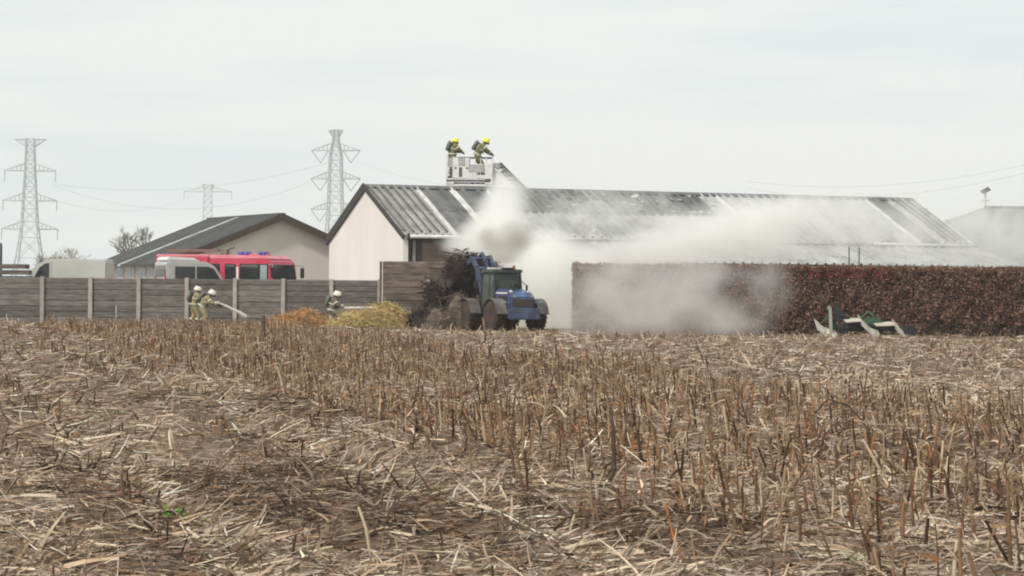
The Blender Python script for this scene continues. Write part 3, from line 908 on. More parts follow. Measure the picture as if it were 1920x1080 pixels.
for sy in (-1, 1):
    k = MB(); k.tube([(.7, sy * .64, 2.2), (.85, sy * .9, 2.2), (.85, sy * .9, 2.1)], .015, 5); a_ = k.build('mirror_arm', m_charsteel, ld)
    k = MB(); k.box((.85, sy * .9, 1.98), (.05, .16, .26)); k.build('mirror', m_charsteel, a_, bevel=.01)
    k = MB(); k.box((-.1, sy * .78, .95), (.5, .3, .05)); k.box((-.1, sy * .8, .62), (.4, .26, .05)); k.bar((-.32, sy * .8, .6), (-.32, sy * .8, .97), .04); k.bar((.12, sy * .8, .6), (.12, sy * .8, .97), .04); k.build('step', m_charsteel, ld)
    k = MB(); k.box((-.5, sy * .8, .85), (.32, .3, .35)); k.build('tank', m_vwhite, ld, bevel=.06)
for sy in (-1, 1):      # rear guards with lamps, hoses, hand rails, guard bars over the grille
    k = MB(); k.tube([(-.5, sy * .66, 1.0), (-.75, sy * .8, 1.5), (-.75, sy * .8, 2.0), (-.5, sy * .68, 2.2)], .018, 6); k.build('hand_rail', m_charsteel, ld)
    k = MB(); k.tube([(-.6, sy * .5, 1.95), (.5, sy * .4, 1.2), (1.05, sy * .38, 1.5), (1.55, sy * .52, 2.6), (2.05, sy * .52, 3.08)], .028, 6); k.build('hydraulic_hose', m_black, ld, smooth=True)
    k = MB(); k.box((-2.04, sy * .92, 1.28), (.08, .16, .12)); k.bar((-1.95, sy * .6, 1.25), (-2.02, sy * .9, 1.25), .04); k.build('tail_lamp', m_glass_pale, ld, bevel=.015)
    k = MB(); k.box((-1.7, sy * .42, 1.73), (.18, .1, .1)); k.build('hood_latch', m_vwhite, ld, bevel=.02)
for i in range(6):
    k = MB(); k.box((-2.045, 0, 1.04 + i * .065), (.03, .86, .022)); k.build('grille_bar', M('grille_dusty', (.22, .16, .14), (.15, .11, .10), scale=3), ld)
k = MB(); k.tube([(-1.5, -.45, 1.7), (-1.5, -.45, 2.02)], .05, 8); k.build('intake_stack', m_charsteel, ld)
k = MB(); k.box((.55, 0, CT + .12), (.16, .9, .1)); k.build('light_bar', m_vwhite, ld, bevel=.02)
k = MB(); k.box((-.5, .0, CT + .1), (.3, .5, .12)); k.build('roof_unit', m_charsteel, ld, bevel=.03)
# front frame and lifting arms
k = MB(); k.prism([(-.1, .55), (1.7, .5), (1.7, 1.0), (1.25, 1.75), (.95, 1.75), (.7, 1.0), (-.1, .95)], -.32, .32); k.build('front_frame', m_blue2, ld, bevel=.03)
arm_px = [(1.05, 1.62), (1.6, 2.75), (2.1, 3.2), (2.7, 2.8)]
for sy in (-.46, .46):
    k = MB()
    for a, b2 in zip(arm_px, arm_px[1:]):
        k.bar((a[0], sy, a[1]), (b2[0], sy, b2[1]), .11, .26)
    k.build('lift_arm', m_blue2, ld, bevel=.02)
    k = MB(); k.tube([(1.2, sy, .9), (1.5, sy, 1.55)], .075, 8); k.tube([(1.5, sy, 1.55), (1.75, sy, 2.8)], .045, 8); k.build('lift_cylinder', m_charsteel, ld, smooth=True)
k = MB(); k.tube([(1.6, -.46, 2.75), (1.6, .46, 2.75)], .08, 8); k.tube([(2.1, -.46, 3.2), (2.1, .46, 3.2)], .07, 8); k.build('cross_tube', m_blue2, ld, smooth=True)
k = MB(); k.bar((1.2, 0, 1.75), (1.6, 0, 3.1), .1, .12); k.bar((1.6, 0, 3.1), (2.05, 0, 3.45), .1, .16); k.bar((2.05, 0, 3.45), (2.7, 0, 3.1), .08, .1); k.build('tilt_linkage', m_blue2, ld, bevel=.015)
# bucket with a grapple
k = MB()
bprof = [(2.62, 2.75), (2.55, 2.2), (2.72, 1.72), (3.1, 1.5), (3.75, 1.55), (3.75, 1.6), (3.12, 1.56), (2.78, 1.76), (2.62, 2.2), (2.68, 2.72)]
k.prism([(a, b_ + .35) for a, b_ in bprof], -1.05, 1.05)
buck = k.build('bucket', m_charsteel, ld)
for sy in (-1.05, 1.05):
    k = MB(); k.prism([(a, b_ + .35) for a, b_ in ((2.62, 2.7), (2.56, 2.2), (2.73, 1.73), (3.1, 1.52), (3.7, 1.56), (3.2, 2.1))], sy - .015, sy + .015); k.build('bucket_side', m_charsteel, buck)
for i in range(6):
    yy = -.9 + i * .36
    k = MB()
    k.tube([(2.66, yy, 3.09), (2.95, yy, 3.35), (3.4, yy, 3.3), (3.72, yy, 2.95), (3.75, yy, 2.65)], [.04, .045, .04, .035, .015], 6); k.build('grapple_tine', m_charsteel, buck)
    k = MB(); k.tube([(3.7, yy, 1.92), (4.1, yy, 1.9)], [.035, .012], 6); k.build('tine', m_charsteel, buck)
for x_ in (-1.3, 1.3):
    for sy in (-1, 1):
        wheel(ld, x_, sy * 1.02, .64, .46, tyre=m_mudtyre, rim=M('loader_rim', (.15, .13, .115), (.08, .07, .06), scale=3, rough=.7), lugs=20)
        k = MB()
        pts = [(x_ + math.cos(t) * .76, math.sin(t) * .76 + .64) for t in np.linspace(R(8), R(172), 10)]
        for a, b2 in zip(pts, pts[1:]):
            k.add(
                [(a[0], sy * 1.02 - .26, a[1]), (a[0], sy * 1.02 + .26, a[1]), (b2[0], sy * 1.02 + .26, b2[1]), (b2[0], sy * 1.02 - .26, b2[1]),
                 (a[0], sy * 1.02 - .26, a[1] + .03), (a[0], sy * 1.02 + .26, a[1] + .03), (b2[0], sy * 1.02 + .26, b2[1] + .03), (b2[0], sy * 1.02 - .26, b2[1] + .03)],
                [(0, 1, 2, 3), (7, 6, 5, 4), (0, 4, 5, 1), (2, 6, 7, 3), (1, 5, 6, 2), (3, 7, 4, 0)])
        k.build('mudguard', m_guard, ld)

# straw heaps, loose charred straw -------------------------------------------------------
m_strand = M('straw_strand', (1, 1, 1), (0.8, 0.8, 0.8), scale=2, rough=0.85, attr='col', trans=0.1)
def heap(name, label, cat, c, r, n, pal, wts, ln=(.18, .5), wd=(.012, .03), ball=False, rz=0, core=None, kind=None, lump=.2):
    """a mound of loose strands over a solid lumpy core"""
    t = thing(name, label, cat, c, rz)
    rx, ry, rzz = r
    u = rng.random(n) * 2 * np.pi
    zc = rng.uniform(-1, 1, n) if ball else rng.random(n)
    s = np.sqrt(1 - zc ** 2)
    dirn = np.stack([s * np.cos(u), s * np.sin(u), zc], 1)
    def bumpy(d_):
        return 1 + lump * (np.sin(d_[:, 0] * 4.3 + 1) * np.sin(d_[:, 1] * 3.7 + 2) + .6 * np.sin(d_[:, 2] * 7 + d_[:, 0] * 6))
    rad = bumpy(dirn) * (1 + rng.normal(0, .05, n))
    p = dirn * np.array([[rx, ry, rzz]]) * rad[:, None]
    nrm = unit(dirn / np.array([[rx, ry, rzz]]))
    tang = unit(np.cross(nrm, rng.standard_normal((n, 3))))
    d_ = unit(tang + nrm * rng.uniform(-.1, .5, (n, 1)) + np.array([[0, 0, -.25]]))
    sd2 = unit(np.cross(d_, rng.standard_normal((n, 3))))
    v, q, c_ = ribbons(p, d_, sd2, rng.uniform(*ln, n), rng.uniform(*wd, n), rng.normal(0, .2, (n, 3)), pick(pal, wts, n, .2), 3, .5)
    o = link(bpy.data.objects.new('straw', np_mesh('straw', v, q, m_strand, c_)), t)
    o['kind'] = 'stuff'
    nu, nv = 26, 13
    k = MB(); vs, fs = [], []
    for i in range(nv):
        th_ = (i / (nv - 1)) * (math.pi if ball else math.pi / 2)
        for j in range(nu):
            ph_ = 2 * math.pi * j / nu
            dd = np.array([[math.sin(th_) * math.cos(ph_), math.sin(th_) * math.sin(ph_), math.cos(th_)]])
            rr = float(bumpy(dd)[0]) * .95
            vs.append((dd[0, 0] * rx * rr, dd[0, 1] * ry * rr, dd[0, 2] * rzz * rr))
    for i in range(nv - 1):
        for j in range(nu):
            fs.append((i * nu + j, i * nu + (j + 1) % nu, (i + 1) * nu + (j + 1) % nu, (i + 1) * nu + j))
    k.add(vs, fs)
    k.build('heap_core', core, t, smooth=True)
    return t
m_core_straw = M('straw_core', (0.40, 0.27, 0.11), (0.22, 0.14, 0.06), scale=4, rough=.95, bump=.8)
m_core_or = M('scorched_core', (0.42, 0.22, 0.09), (0.18, 0.085, 0.04), scale=3, rough=.95, bump=.8)
m_core_ch = M('charred_core', (0.035, 0.026, 0.022), (0.012, 0.01, 0.009), scale=5, rough=.95, bump=.9)
m_core_ash = M('ash_core', (0.22, 0.18, 0.13), (0.09, 0.07, 0.05), scale=3, rough=.95, bump=.9)
hp = P(708, 600, 95.0)
heap('straw_heap', 'yellow straw heap in front of the dark board wall', 'straw heap', (hp.x, 95.0, -.1), (1.75, 1.2, .8), 3800,
     [(.50, .36, .13), (.62, .48, .24), (.34, .24, .09), (.55, .45, .2)], [4, 3, 2, 2], core=m_core_straw)
hp = P(562, 605, 96.0)
heap('straw_heap', 'low orange scorched straw heap left of the crouching firefighter', 'straw heap', (hp.x, 96.0, -.12), (1.25, .9, .62), 2400,
     [(.52, .27, .10), (.62, .38, .18), (.30, .14, .06), (.5, .36, .2)], [4, 3, 2, 2], core=m_core_or)
hp = P(846, 605, 93.0)
heap('ash_heap', 'grey brown smouldering heap at the foot of the black charred pile', 'ash heap', (hp.x + .1, 91.8, -.1), (1.15, .8, 1.0), 2600,
     [(.17, .135, .10), (.26, .21, .15), (.08, .06, .045), (.20, .11, .07)], [4, 3, 2, 1], ln=(.1, .35), core=m_core_ash, lump=.3)
pile = heap('charred_pile', 'tall black pile of charred straw and debris left of the blue loader', 'charred pile', (hp.x, 93.3, 0), (1.25, .9, 1.8), 4200,
     [(.028, .021, .019), (.05, .032, .028), (.09, .042, .038), (.045, .04, .038), (.16, .13, .115)], [4, 3, 1.6, 2, .3], ln=(.12, .45), wd=(.02, .07), core=m_core_ch, lump=.42)
bl = Matrix.Translation(ld.location) @ Matrix.Rotation(R(117), 4, 'Z') @ (Vector((3.15, 0, 2.62)) * LS)
heap('charred_straw', 'black clump of charred straw lying in the raised loader bucket', 'charred straw', bl, (.62, .86, .42), 2200,
     [(.028, .021, .019), (.05, .032, .028), (.11, .05, .045), (.045, .04, .038)], [4, 3, 1.6, 2], ln=(.12, .4), wd=(.02, .06), ball=True, rz=R(117), core=m_core_ch, lump=.4)
rb = random.Random(4)
for i_ in range(9):
    a_ = rb.uniform(-1.0, 1.0)
    zz_ = rb.uniform(1.2, 1.7)
    k = MB(); q_ = Vector((rb.uniform(-.5, .5), rb.uniform(-.2, .2), rb.uniform(.1, .45)))
    k.bar((0, 0, 0), q_, rb.uniform(.05, .12), rb.uniform(.03, .06))
    o = k.build('charred_batten', M('charred_wood', (.06, .042, .038), (.03, .022, .02), scale=4, rough=.9) if i_ % 3 else M('scorched_wood', (.17, .085, .07), (.09, .05, .04), scale=4, rough=.9), pile)
    o.location = (a_ * (1 - (zz_ - 1.3) * .5) * .8, -.55 + abs(a_) * .25, zz_ - .1)

# ------------------------------------------------------------------ mower-like implement by the hedge
m_impw = M('implement_white', (0.56, 0.51, 0.44), (0.42, 0.38, 0.32), scale=3, rough=.6)
m_impg = M('implement_green', (0.05, 0.115, 0.07), (0.035, 0.075, 0.05), scale=3, rough=.6)
mo_p = P(1615, 630, 83.0)
mo = thing('mower_implement', 'low green implement with slanting pale guard plates against the hedge', 'farm implement', (mo_p.x, 83.0, 0), R(4))
def plate(pts, name, mat, w=.5, y=0.0, th=.035, nm_tilt=True):
    k = MB()
    for a, b2 in zip(pts, pts[1:]):
        q_ = (.17 if abs(a[1] - b2[1]) > .1 else .05) if nm_tilt else 0.0
        k.add([(a[0], y - w, a[1] - q_), (a[0], y + w, a[1] + q_), (b2[0], y + w, b2[1] + q_), (b2[0], y - w, b2[1] - q_),
               (a[0], y - w, a[1] + th - q_), (a[0], y + w, a[1] + th + q_), (b2[0], y + w, b2[1] + th + q_), (b2[0], y - w, b2[1] + th - q_)],
              [(0, 1, 2, 3), (7, 6, 5, 4), (0, 4, 5, 1), (2, 6, 7, 3), (1, 5, 6, 2), (3, 7, 4, 0)])
    return k.build(name, mat, mo)
plate([(-1.62, .44), (-1.25, .14), (-.85, .02)], 'guard_plate', m_impw, .3, -.1)
plate([(-.62, .56), (-.1, .6), (.2, .32), (.45, .06)], 'guard_plate', m_impw, .34, -.1)
plate([(.45, .44), (1.12, .47), (1.45, .12), (1.55, .0)], 'guard_plate', m_impw, .3, .0)
plate([(.1, .2), (.62, .03)], 'guard_plate', m_impw, .28, -.2)
k = MB(); k.bar((-1.55, .3, .3), (1.5, .3, .3), .16, .16); k.bar((-.9, .3, .3), (-.9, .3, .55), .12); k.build('main_beam', m_impg, mo, bevel=.02)
k = MB(); k.box((.2, .35, .55), (1.05, .5, .3)); k.build('gearbox_cover', m_impg, mo, bevel=.06)
k = MB(); k.bar((-1.05, 0, .02), (-1.1, 0, 1.02), .1, .1); k.bar((-1.1, 0, 1.0), (-1.18, 0, 1.04), .1, .1); k.build('stand_post', M('implement_pale', (.34, .37, .31), (.26, .29, .24), scale=3, rough=.6), mo, bevel=.01)
k = MB(); k.prism([(-.95, .55), (-.3, .55), (-.62, .85), (-.85, 1.2), (-.95, 1.22)], .05, .18); k.build('rear_shield', M('shield_black', (.03, .035, .03), scale=3, rough=.6), mo, bevel=.02)
k = MB(); k.bar((-.85, -.2, .42), (-.1, -.2, .4), .1, .16); k.build('cutter_bar', m_charsteel, mo)
for a_, b_ in (((-1.5, .2, .3), (-1.1, .05, .8)), ((1.4, .2, .32), (.5, .2, .62)), ((-.2, .2, .5), (.3, .2, .9)), ((.3, .2, .9), (.7, .2, .5)), ((-1.55, .1, .12), (-.4, .1, .1)), ((.55, .1, .14), (1.5, .1, .1))):
    k = MB(); k.tube([a_, b_], .032, 7); k.build('brace', m_impg, mo, smooth=True)
k = MB(); k.tube([(-1.1, .1, .8), (-.6, 0, .72), (-.2, .1, .55), (.2, .1, .7)], .02, 6); k.build('hose', m_black, mo, smooth=True)
for x_ in (-.6, 1.75):
    k = MB(); k.lathe([(.06, -.07), (.2, -.07), (.24, 0), (.2, .07), (.06, .07)], c=(x_, .2, .22), axis='Y', n=16); k.build('support_wheel', m_black, mo)

# ------------------------------------------------------------------ aerial platform over the roof
m_bask = M('basket_grey', (0.72, 0.70, 0.68), (0.6, 0.58, 0.56), scale=3, rough=.5)
m_baskd = M('basket_dark', (0.10, 0.10, 0.10), (0.07, 0.07, 0.07), scale=3, rough=.6)
AD = 126.0
a0, a1 = P(836, 349, AD), P(924, 349, AD)
bw = a1.x - a0.x
ap = thing('aerial_platform', 'raised rescue platform with a white basket and boom above the barn roof', 'aerial platform', (a0.x, AD, 0))
bz0 = a0.z
k = MB(); k.box((bw / 2, .55, bz0 + .06), (bw, 1.1, .12)); bk = k.build('basket_floor', m_bask, ap, bevel=.02)
k = MB(); k.box((bw / 2 - .1, -.02, bz0 + .3), (bw - .25, .06, .09)); k.build('floor_band', m_baskd, ap)
def bpanel(x0, x1, z0, z1, mat=m_bask, y=-.01, nm='basket_panel'):
    k = MB(); k.box(((x0 + x1) / 2, y, bz0 + (z0 + z1) / 2), (x1 - x0, .05, z1 - z0)); return k.build(nm, mat, ap, bevel=.01)
bpanel(.0, .1, .12, 1.7); bpanel(.1, .42, .12, .42); bpanel(.34, .42, .45, 1.55)
bpanel(.42, 1.2, .42, 1.05); bpanel(.42, .64, 1.05, 1.52); bpanel(.64, 1.0, 1.1, 1.5, M('basket_mid', (.42, .41, .41), scale=3)); bpanel(1.0, 1.2, 1.05, 1.5)
bpanel(1.2, 1.62, .4, .72); bpanel(1.62, bw - .4, .42, .6); bpanel(1.2, bw - .45, .72, 1.12, M('basket_mid', (.42, .41, .41)), .02); bpanel(.1, .34, 1.0, 1.5, M('basket_mid', (.42, .41, .41)), .02); bpanel(.42, bw - .1, .2, .4); bpanel(bw - .42, bw - .02, .12, 1.2)
bpanel(.68, .84, .5, 1.0, m_baskd, -.035, 'basket_slot'); bpanel(.2, .33, .5, .98, m_baskd, -.02, 'basket_slot')
bpanel(.46, .55, .9, 1.0, m_baskd, -.035, 'basket_slot'); bpanel(1.05, 1.15, .9, 1.0, m_baskd, -.035, 'basket_slot')
bpanel(.05, bw - .05, .1, .62, m_bask, 1.03, 'basket_back'); bpanel(1.25, bw - .1, .6, 1.0, M('basket_mid', (.42, .41, .41)), 1.03, 'basket_back')
for i in range(9):       # handrail bars, front and back
    x_ = .05 + i * (bw - .1) / 8
    for yy in (0.03, 1.05):
        k = MB(); k.tube([(x_, yy, bz0 + .12), (x_, yy, bz0 + 1.5)], .022, 6); k.build('rail_post', m_bask, ap)
for zz in (.75, 1.15, 1.52):
    k = MB(); k.tube([(.03, .03, bz0 + zz), (bw - .03, .03, bz0 + zz), (bw - .03, 1.06, bz0 + zz), (.03, 1.06, bz0 + zz), (.03, .03, bz0 + zz)], .028, 6); k.build('hand_rail', m_baskd if zz > 1.5 else m_bask, ap)
# boom: telescopic ladder sloping down behind the ridge to a turntable on the yard
bs = Vector((bw + .02, .45, bz0 + .95))
be = bs + Vector((6.6, 1.5, -(bz0 + .95) + 1.4))
dirb = (be - bs).normalized()
sdb = Vector((-.25, 1, 0)).normalized()
upb = dirb.cross(sdb).normalized()
if upb.z < 0: upb = -upb
for off, nm, w_ in ((0, 'boom_rail', .13), (.62, 'boom_rail', .13)):
    for hh in (0, .42):
        k = MB(); p_ = bs + sdb * (off - .3) + upb * hh; k.bar(p_, p_ + (be - bs), .1, .1, up=upb); k.build(nm, m_bask if hh == 0 else m_baskd, ap)
LNB = (be - bs).length
k = MB()
for i in range(int(LNB / .33)):
    p_ = bs + dirb * (i * .33 + .1)
    k.bar(p_ - sdb * .3, p_ + sdb * .32, .045)
    for off in (-.3, .32):
        k.bar(p_ + sdb * off, p_ + dirb * .33 + sdb * off + upb * .42, .035)
k.build('boom_lattice', m_bask, ap)
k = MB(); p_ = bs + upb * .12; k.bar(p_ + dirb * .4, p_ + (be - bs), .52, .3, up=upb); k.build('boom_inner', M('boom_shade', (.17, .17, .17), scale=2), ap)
k = MB(); k.prism([(bw - .02, bz0), (bw - .02, bz0 + .95), (bw + .35, bz0 + .8), (bw + 1.25, bz0 - .1)], .2, .26); k.build('boom_side_plate', m_vwhite, ap)
k = MB(); k.box(bs + Vector((.18, 0, .15)), (.4, .6, .3)); k.build('boom_hinge', m_shutter, ap, bevel=.04)
k = MB(); k.lathe([(1.1, .0), (1.1, 1.0), (.9, 1.1), (.7, 1.7)], c=(be.x, be.y, 0.2), n=20); k.build('turntable', m_red, ap)

# ------------------------------------------------------------------ firefighters
m_coat = M('bunker_tan', (0.36, 0.31, 0.17), (0.24, 0.21, 0.11), scale=7, rough=.9, bump=.3)
m_coat_o = M('bunker_olive', (0.21, 0.20, 0.07), (0.12, 0.12, 0.04), scale=7, rough=.9, bump=.3)
m_skin = M('skin', (0.50, 0.32, 0.24), (0.45, 0.28, 0.2), scale=9, rough=.6)
m_glove = M('glove', (0.05, 0.045, 0.04), scale=9, rough=.8)
m_boot = M('boot', (0.035, 0.032, 0.03), scale=9, rough=.6)
m_band = M('reflective_band', (0.62, 0.62, 0.50), (0.5, 0.5, 0.4), scale=9, rough=.4)
m_helm_y = M('helmet_yellow', (0.80, 0.80, 0.06), (0.74, 0.74, 0.05), scale=6, rough=.3, spec=.5)
m_helm_w = M('helmet_pale', (0.72, 0.70, 0.58), (0.64, 0.62, 0.5), scale=6, rough=.3, spec=.5)
m_tank = M('air_tank', (0.14, 0.15, 0.12), scale=6, rough=.5)
def firefighter(label, loc, rz, J, coat, helm, tank=True, group=None):
    """J overrides joints; x = the person's right, y = forward, z = up"""
    t = thing('person', label, 'person', loc, rz, group)
    j = dict(pelvis=(0, 0, .95), spine=(0, .01, 1.14), chest=(0, .02, 1.34), neck=(0, .03, 1.51), head=(0, .05, 1.63), crown=(0, .04, 1.74), nose=(0, .16, 1.62))
    for s, n in ((1, 'r'), (-1, 'l')):
        j.update({'sh_' + n: (s * .19, .01, 1.43), 'el_' + n: (s * .27, .02, 1.14), 'wr_' + n: (s * .24, .18, .92), 'hp_' + n: (s * .1, 0, .9),
                  'kn_' + n: (s * .12, .03, .49), 'an_' + n: (s * .12, -.03, .1), 'to_' + n: (s * .14, .16, .05)})
    j.update(J)
    j = {a: Vector(b2) for a, b2 in j.items()}
    rad = dict(pelvis=.195, spine=.195, chest=.21, neck=.07, head=.098, crown=.07, nose=.022)
    for n in 'rl':
        rad.update({'sh_' + n: .118, 'el_' + n: .085, 'wr_' + n: .062, 'hp_' + n: .138, 'kn_' + n: .105, 'an_' + n: .09, 'to_' + n: .055})
    E = [('pelvis', 'spine'), ('spine', 'chest'), ('chest', 'neck'), ('neck', 'head'), ('head', 'crown'), ('head', 'nose')]
    for n in 'rl':
        E += [('chest', 'sh_' + n), ('sh_' + n, 'el_' + n), ('el_' + n, 'wr_' + n), ('pelvis', 'hp_' + n), ('hp_' + n, 'kn_' + n), ('kn_' + n, 'an_' + n), ('an_' + n, 'to_' + n)]
        fd = (j['wr_' + n] - j['el_' + n]).normalized()
        sx = 1 if n == 'r' else -1
        lat = fd.cross(Vector((0, 0, 1)))
        lat = lat.normalized() if lat.length > .1 else Vector((1, 0, 0))
        nrm = lat.cross(fd).normalized()
        pm = j['wr_' + n] + fd * .075
        j['pa_' + n] = pm; rad['pa_' + n] = .042
        E.append(('wr_' + n, 'pa_' + n))
        for i, (o_, ln) in enumerate(((-.03, .07), (-.01, .085), (.01, .08), (.03, .062))):
            k1, k2 = f'f{i}a_{n}', f'f{i}b_{n}'
            j[k1] = pm + fd * (.03 + ln * .5) + lat * o_; rad[k1] = .0115
            j[k2] = pm + fd * (.03 + ln * .8) + lat * o_ * 1.1 - nrm * .04; rad[k2] = .0095
            E += [('pa_' + n, k1), (k1, k2)]
        j['th_' + n] = pm + lat * (-.065 * sx) + fd * .0; rad['th_' + n] = .014
        j['tt_' + n] = pm + lat * (-.06 * sx) + fd * .05 - nrm * .03; rad['tt_' + n] = .011
        E += [('pa_' + n, 'th_' + n), ('th_' + n, 'tt_' + n)]
    names = list(j)
    me = bpy.data.meshes.new('body_skeleton')
    me.from_pydata([tuple(j[a]) for a in names], [(names.index(a), names.index(b2)) for a, b2 in E], [])
    tmp = bpy.data.objects.new('tmp', me)
    COL.objects.link(tmp)
    sk = tmp.modifiers.new('s', 'SKIN')
    for i, a in enumerate(names):
        sv_ = me.skin_vertices[0].data[i]
        sv_.radius = (rad[a], rad[a])
        sv_.use_root = (a == 'pelvis')
    ss = tmp.modifiers.new('u', 'SUBSURF'); ss.levels = 1; ss.render_levels = 1
    dg = bpy.context.evaluated_depsgraph_get()
    bme = bpy.data.meshes.new_from_object(tmp.evaluated_get(dg))
    bpy.data.objects.remove(tmp)
    bme.name = 'body'
    for mt in (coat, m_skin, m_glove, m_boot):
        bme.materials.append(mt)
    pts = np.array([tuple(j[a]) for a in names])
    reg = []
    for a in names:
        if a in ('head', 'crown', 'nose', 'neck'): reg.append(1)
        elif a[:2] in ('pa', 'f0', 'f1', 'f2', 'f3', 'th', 'tt'): reg.append(2)
        elif a[:2] in ('an', 'to'): reg.append(3)
        else: reg.append(0)
    for p_ in bme.polygons:
        c_ = np.array(p_.center)
        p_.material_index = reg[int(np.argmin(((pts - c_) ** 2).sum(1)))]
        p_.use_smooth = True
    link(bpy.data.objects.new('body', bme), t)
    # helmet with brim, visor, neck flap
    hd = (j['crown'] - j['neck']).normalized()
    fw = (j['nose'] - j['head']).normalized()
    rt = fw.cross(hd).normalized(); fw = hd.cross(rt).normalized()
    rot = Matrix((rt, fw, hd)).transposed()
    base = j['head'] + hd * .02
    k = MB(); k.lathe([(.155, -.035), (.16, .0), (.152, .055), (.125, .11), (.075, .15), (.015, .165)], n=18)
    k.box((0, 0, .12), (.035, .24, .09))
    hv = MB(); hv.add([base + rot @ Vector((v_[0], v_[1] * 1.12, v_[2])) for v_ in k.v], k.f)
    ho = hv.build('helmet', helm, t, smooth=True)
    k = MB(); k.lathe([(.135, -.08), (.14, -.02), (.14, .02)], n=18)
    hv = MB(); hv.add([base + rot @ Vector((v_[0], v_[1] * 1.05 + .035, v_[2])) for v_ in k.v], k.f); hv.build('visor', m_glass, ho, smooth=True)
    for sx in (-1, 1):
        k = MB(); k.lathe([(.004, -.012), (.012, 0), (.004, .012)], c=j['head'] + rt * (sx * .034) + fw * .092 + hd * .015, n=8); k.build('eye', m_glove, t)
    # reflective bands
    def ring(a, b2, f, r):
        p_, q_ = j[a], j[b2]
        c_ = p_.lerp(q_, f); ax_ = (q_ - p_).normalized()
        u_ = ax_.cross(Vector((.3, .9, .2))).normalized(); w_ = ax_.cross(u_)
        k = MB(); vs = []
        for hh in (-.028, .028):
            for i in range(14):
                an = 2 * math.pi * i / 14
                vs.append(c_ + ax_ * hh + (u_ * math.cos(an) + w_ * math.sin(an)) * r)
        k.add(vs, [(i, (i + 1) % 14, 14 + (i + 1) % 14, 14 + i) for i in range(14)])
        k.build('reflective_band', m_band, t, smooth=True)
    ring('pelvis', 'spine', .3, .222); ring('spine', 'chest', .5, .228)
    for n in 'rl':
        ring('sh_' + n, 'el_' + n, .55, .112); ring('el_' + n, 'wr_' + n, .6, .084); ring('kn_' + n, 'an_' + n, .45, .112)
    if tank:
        bk_ = (j['chest'] - j['spine']).normalized()
        fwd = Vector((0, 1, 0)); fwd = (fwd - bk_ * fwd.dot(bk_)).normalized()
        c0 = j['spine'] - fwd * .29 - bk_ * .08
        k = MB(); k.tube([c0, c0 + bk_ * .05, c0 + bk_ * .4, c0 + bk_ * .47], [.05, .085, .085, .04], 12); k.build('air_tank', m_tank, t, smooth=True)
        k = MB(); k.bar(c0 + fwd * .09, c0 + fwd * .09 + bk_ * .42, .26, .04, up=fwd); k.build('tank_harness', m_glove, t, bevel=.015)
        for sx in (-1, 1):
            k = MB(); k.tube([j['chest'] + Vector((sx * .12, 0, .14)) - fwd * .14, j['chest'] + Vector((sx * .13, 0, .12)) + fwd * .17, j['spine'] + Vector((sx * .13, 0, 0)) + fwd * .18], .022, 5); k.build('shoulder_strap', m_glove, t)
    return t
GF = 'firefighters at the fire'
def lean(dy=.28, dz=-.14, kn=.1):     # stooping with bent knees
    return dict(pelvis=(0, -.08, .84), spine=(0, .02, 1.0), chest=(0, .16, 1.17), neck=(0, .27, 1.30), head=(0, .34, 1.39), crown=(0, .36, 1.50), nose=(0, .44, 1.35),
                hp_r=(.1, -.08, .8), hp_l=(-.1, -.08, .8), kn_r=(.14, .16, .46), kn_l=(-.14, .06, .45), an_r=(.14, .0, .1), an_l=(-.14, -.25, .1), to_r=(.15, .19, .05), to_l=(-.15, -.06, .05),
                sh_r=(.19, .17, 1.24), sh_l=(-.19, .17, 1.24))
p1 = P(364, 600, 94.2)
J1 = lean(); J1.update(el_r=(.3, .22, .98), wr_r=(.22, .45, .92), el_l=(-.3, .2, .98), wr_l=(-.2, .44, .9))
J1.update({'pelvis': (0, -.02, .9), 'hp_r': (.1, -.02, .86), 'hp_l': (-.1, -.02, .86), 'spine': (0, .0, 1.08), 'chest': (0, .06, 1.27), 'neck': (0, .1, 1.43), 'head': (0, .15, 1.53), 'crown': (0, .15, 1.64), 'nose': (0, .26, 1.51),
           'sh_r': (.19, .06, 1.36), 'sh_l': (-.19, .06, 1.36), 'el_r': (.29, .14, 1.1), 'wr_r': (.22, .38, 1.02), 'el_l': (-.29, .14, 1.1), 'wr_l': (-.2, .38, 1.0)})
firefighter('standing firefighter in tan gear, left of the pair by the fence post', (p1.x, 94.2, -.02), R(-62), J1, m_coat, m_helm_w, True, GF).scale = (.92,) * 3
p2 = P(384, 600, 93.4)
J2 = lean(); J2.update(el_r=(.25, .38, 1.0), wr_r=(.12, .58, .98), el_l=(-.22, .34, .98), wr_l=(-.08, .66, .93))
firefighter('stooping firefighter in tan gear aiming the white water jet right', (p2.x - .05, 93.4, -.02), R(-92), J2, m_coat, m_helm_w, True, GF).scale = (.92,) * 3
p3 = P(625, 600, 97.3)
J3 = lean(); J3.update({'pelvis': (0, -.05, .62), 'hp_r': (.1, -.05, .58), 'hp_l': (-.1, -.05, .58), 'kn_r': (.14, .33, .52), 'kn_l': (-.13, .2, .14), 'an_r': (.14, .22, .1), 'an_l': (-.13, -.2, .1), 'to_r': (.15, .4, .05), 'to_l': (-.14, -.28, .03),
                        'spine': (0, -.02, .8), 'chest': (0, .05, 1.0), 'neck': (0, .1, 1.15), 'head': (0, .15, 1.25), 'crown': (0, .15, 1.36), 'nose': (0, .26, 1.22), 'sh_r': (.19, .06, 1.08), 'sh_l': (-.19, .06, 1.08),
                        'el_r': (.24, .2, .86), 'wr_r': (.1, .42, .8), 'el_l': (-.24, .2, .86), 'wr_l': (-.08, .5, .78)})
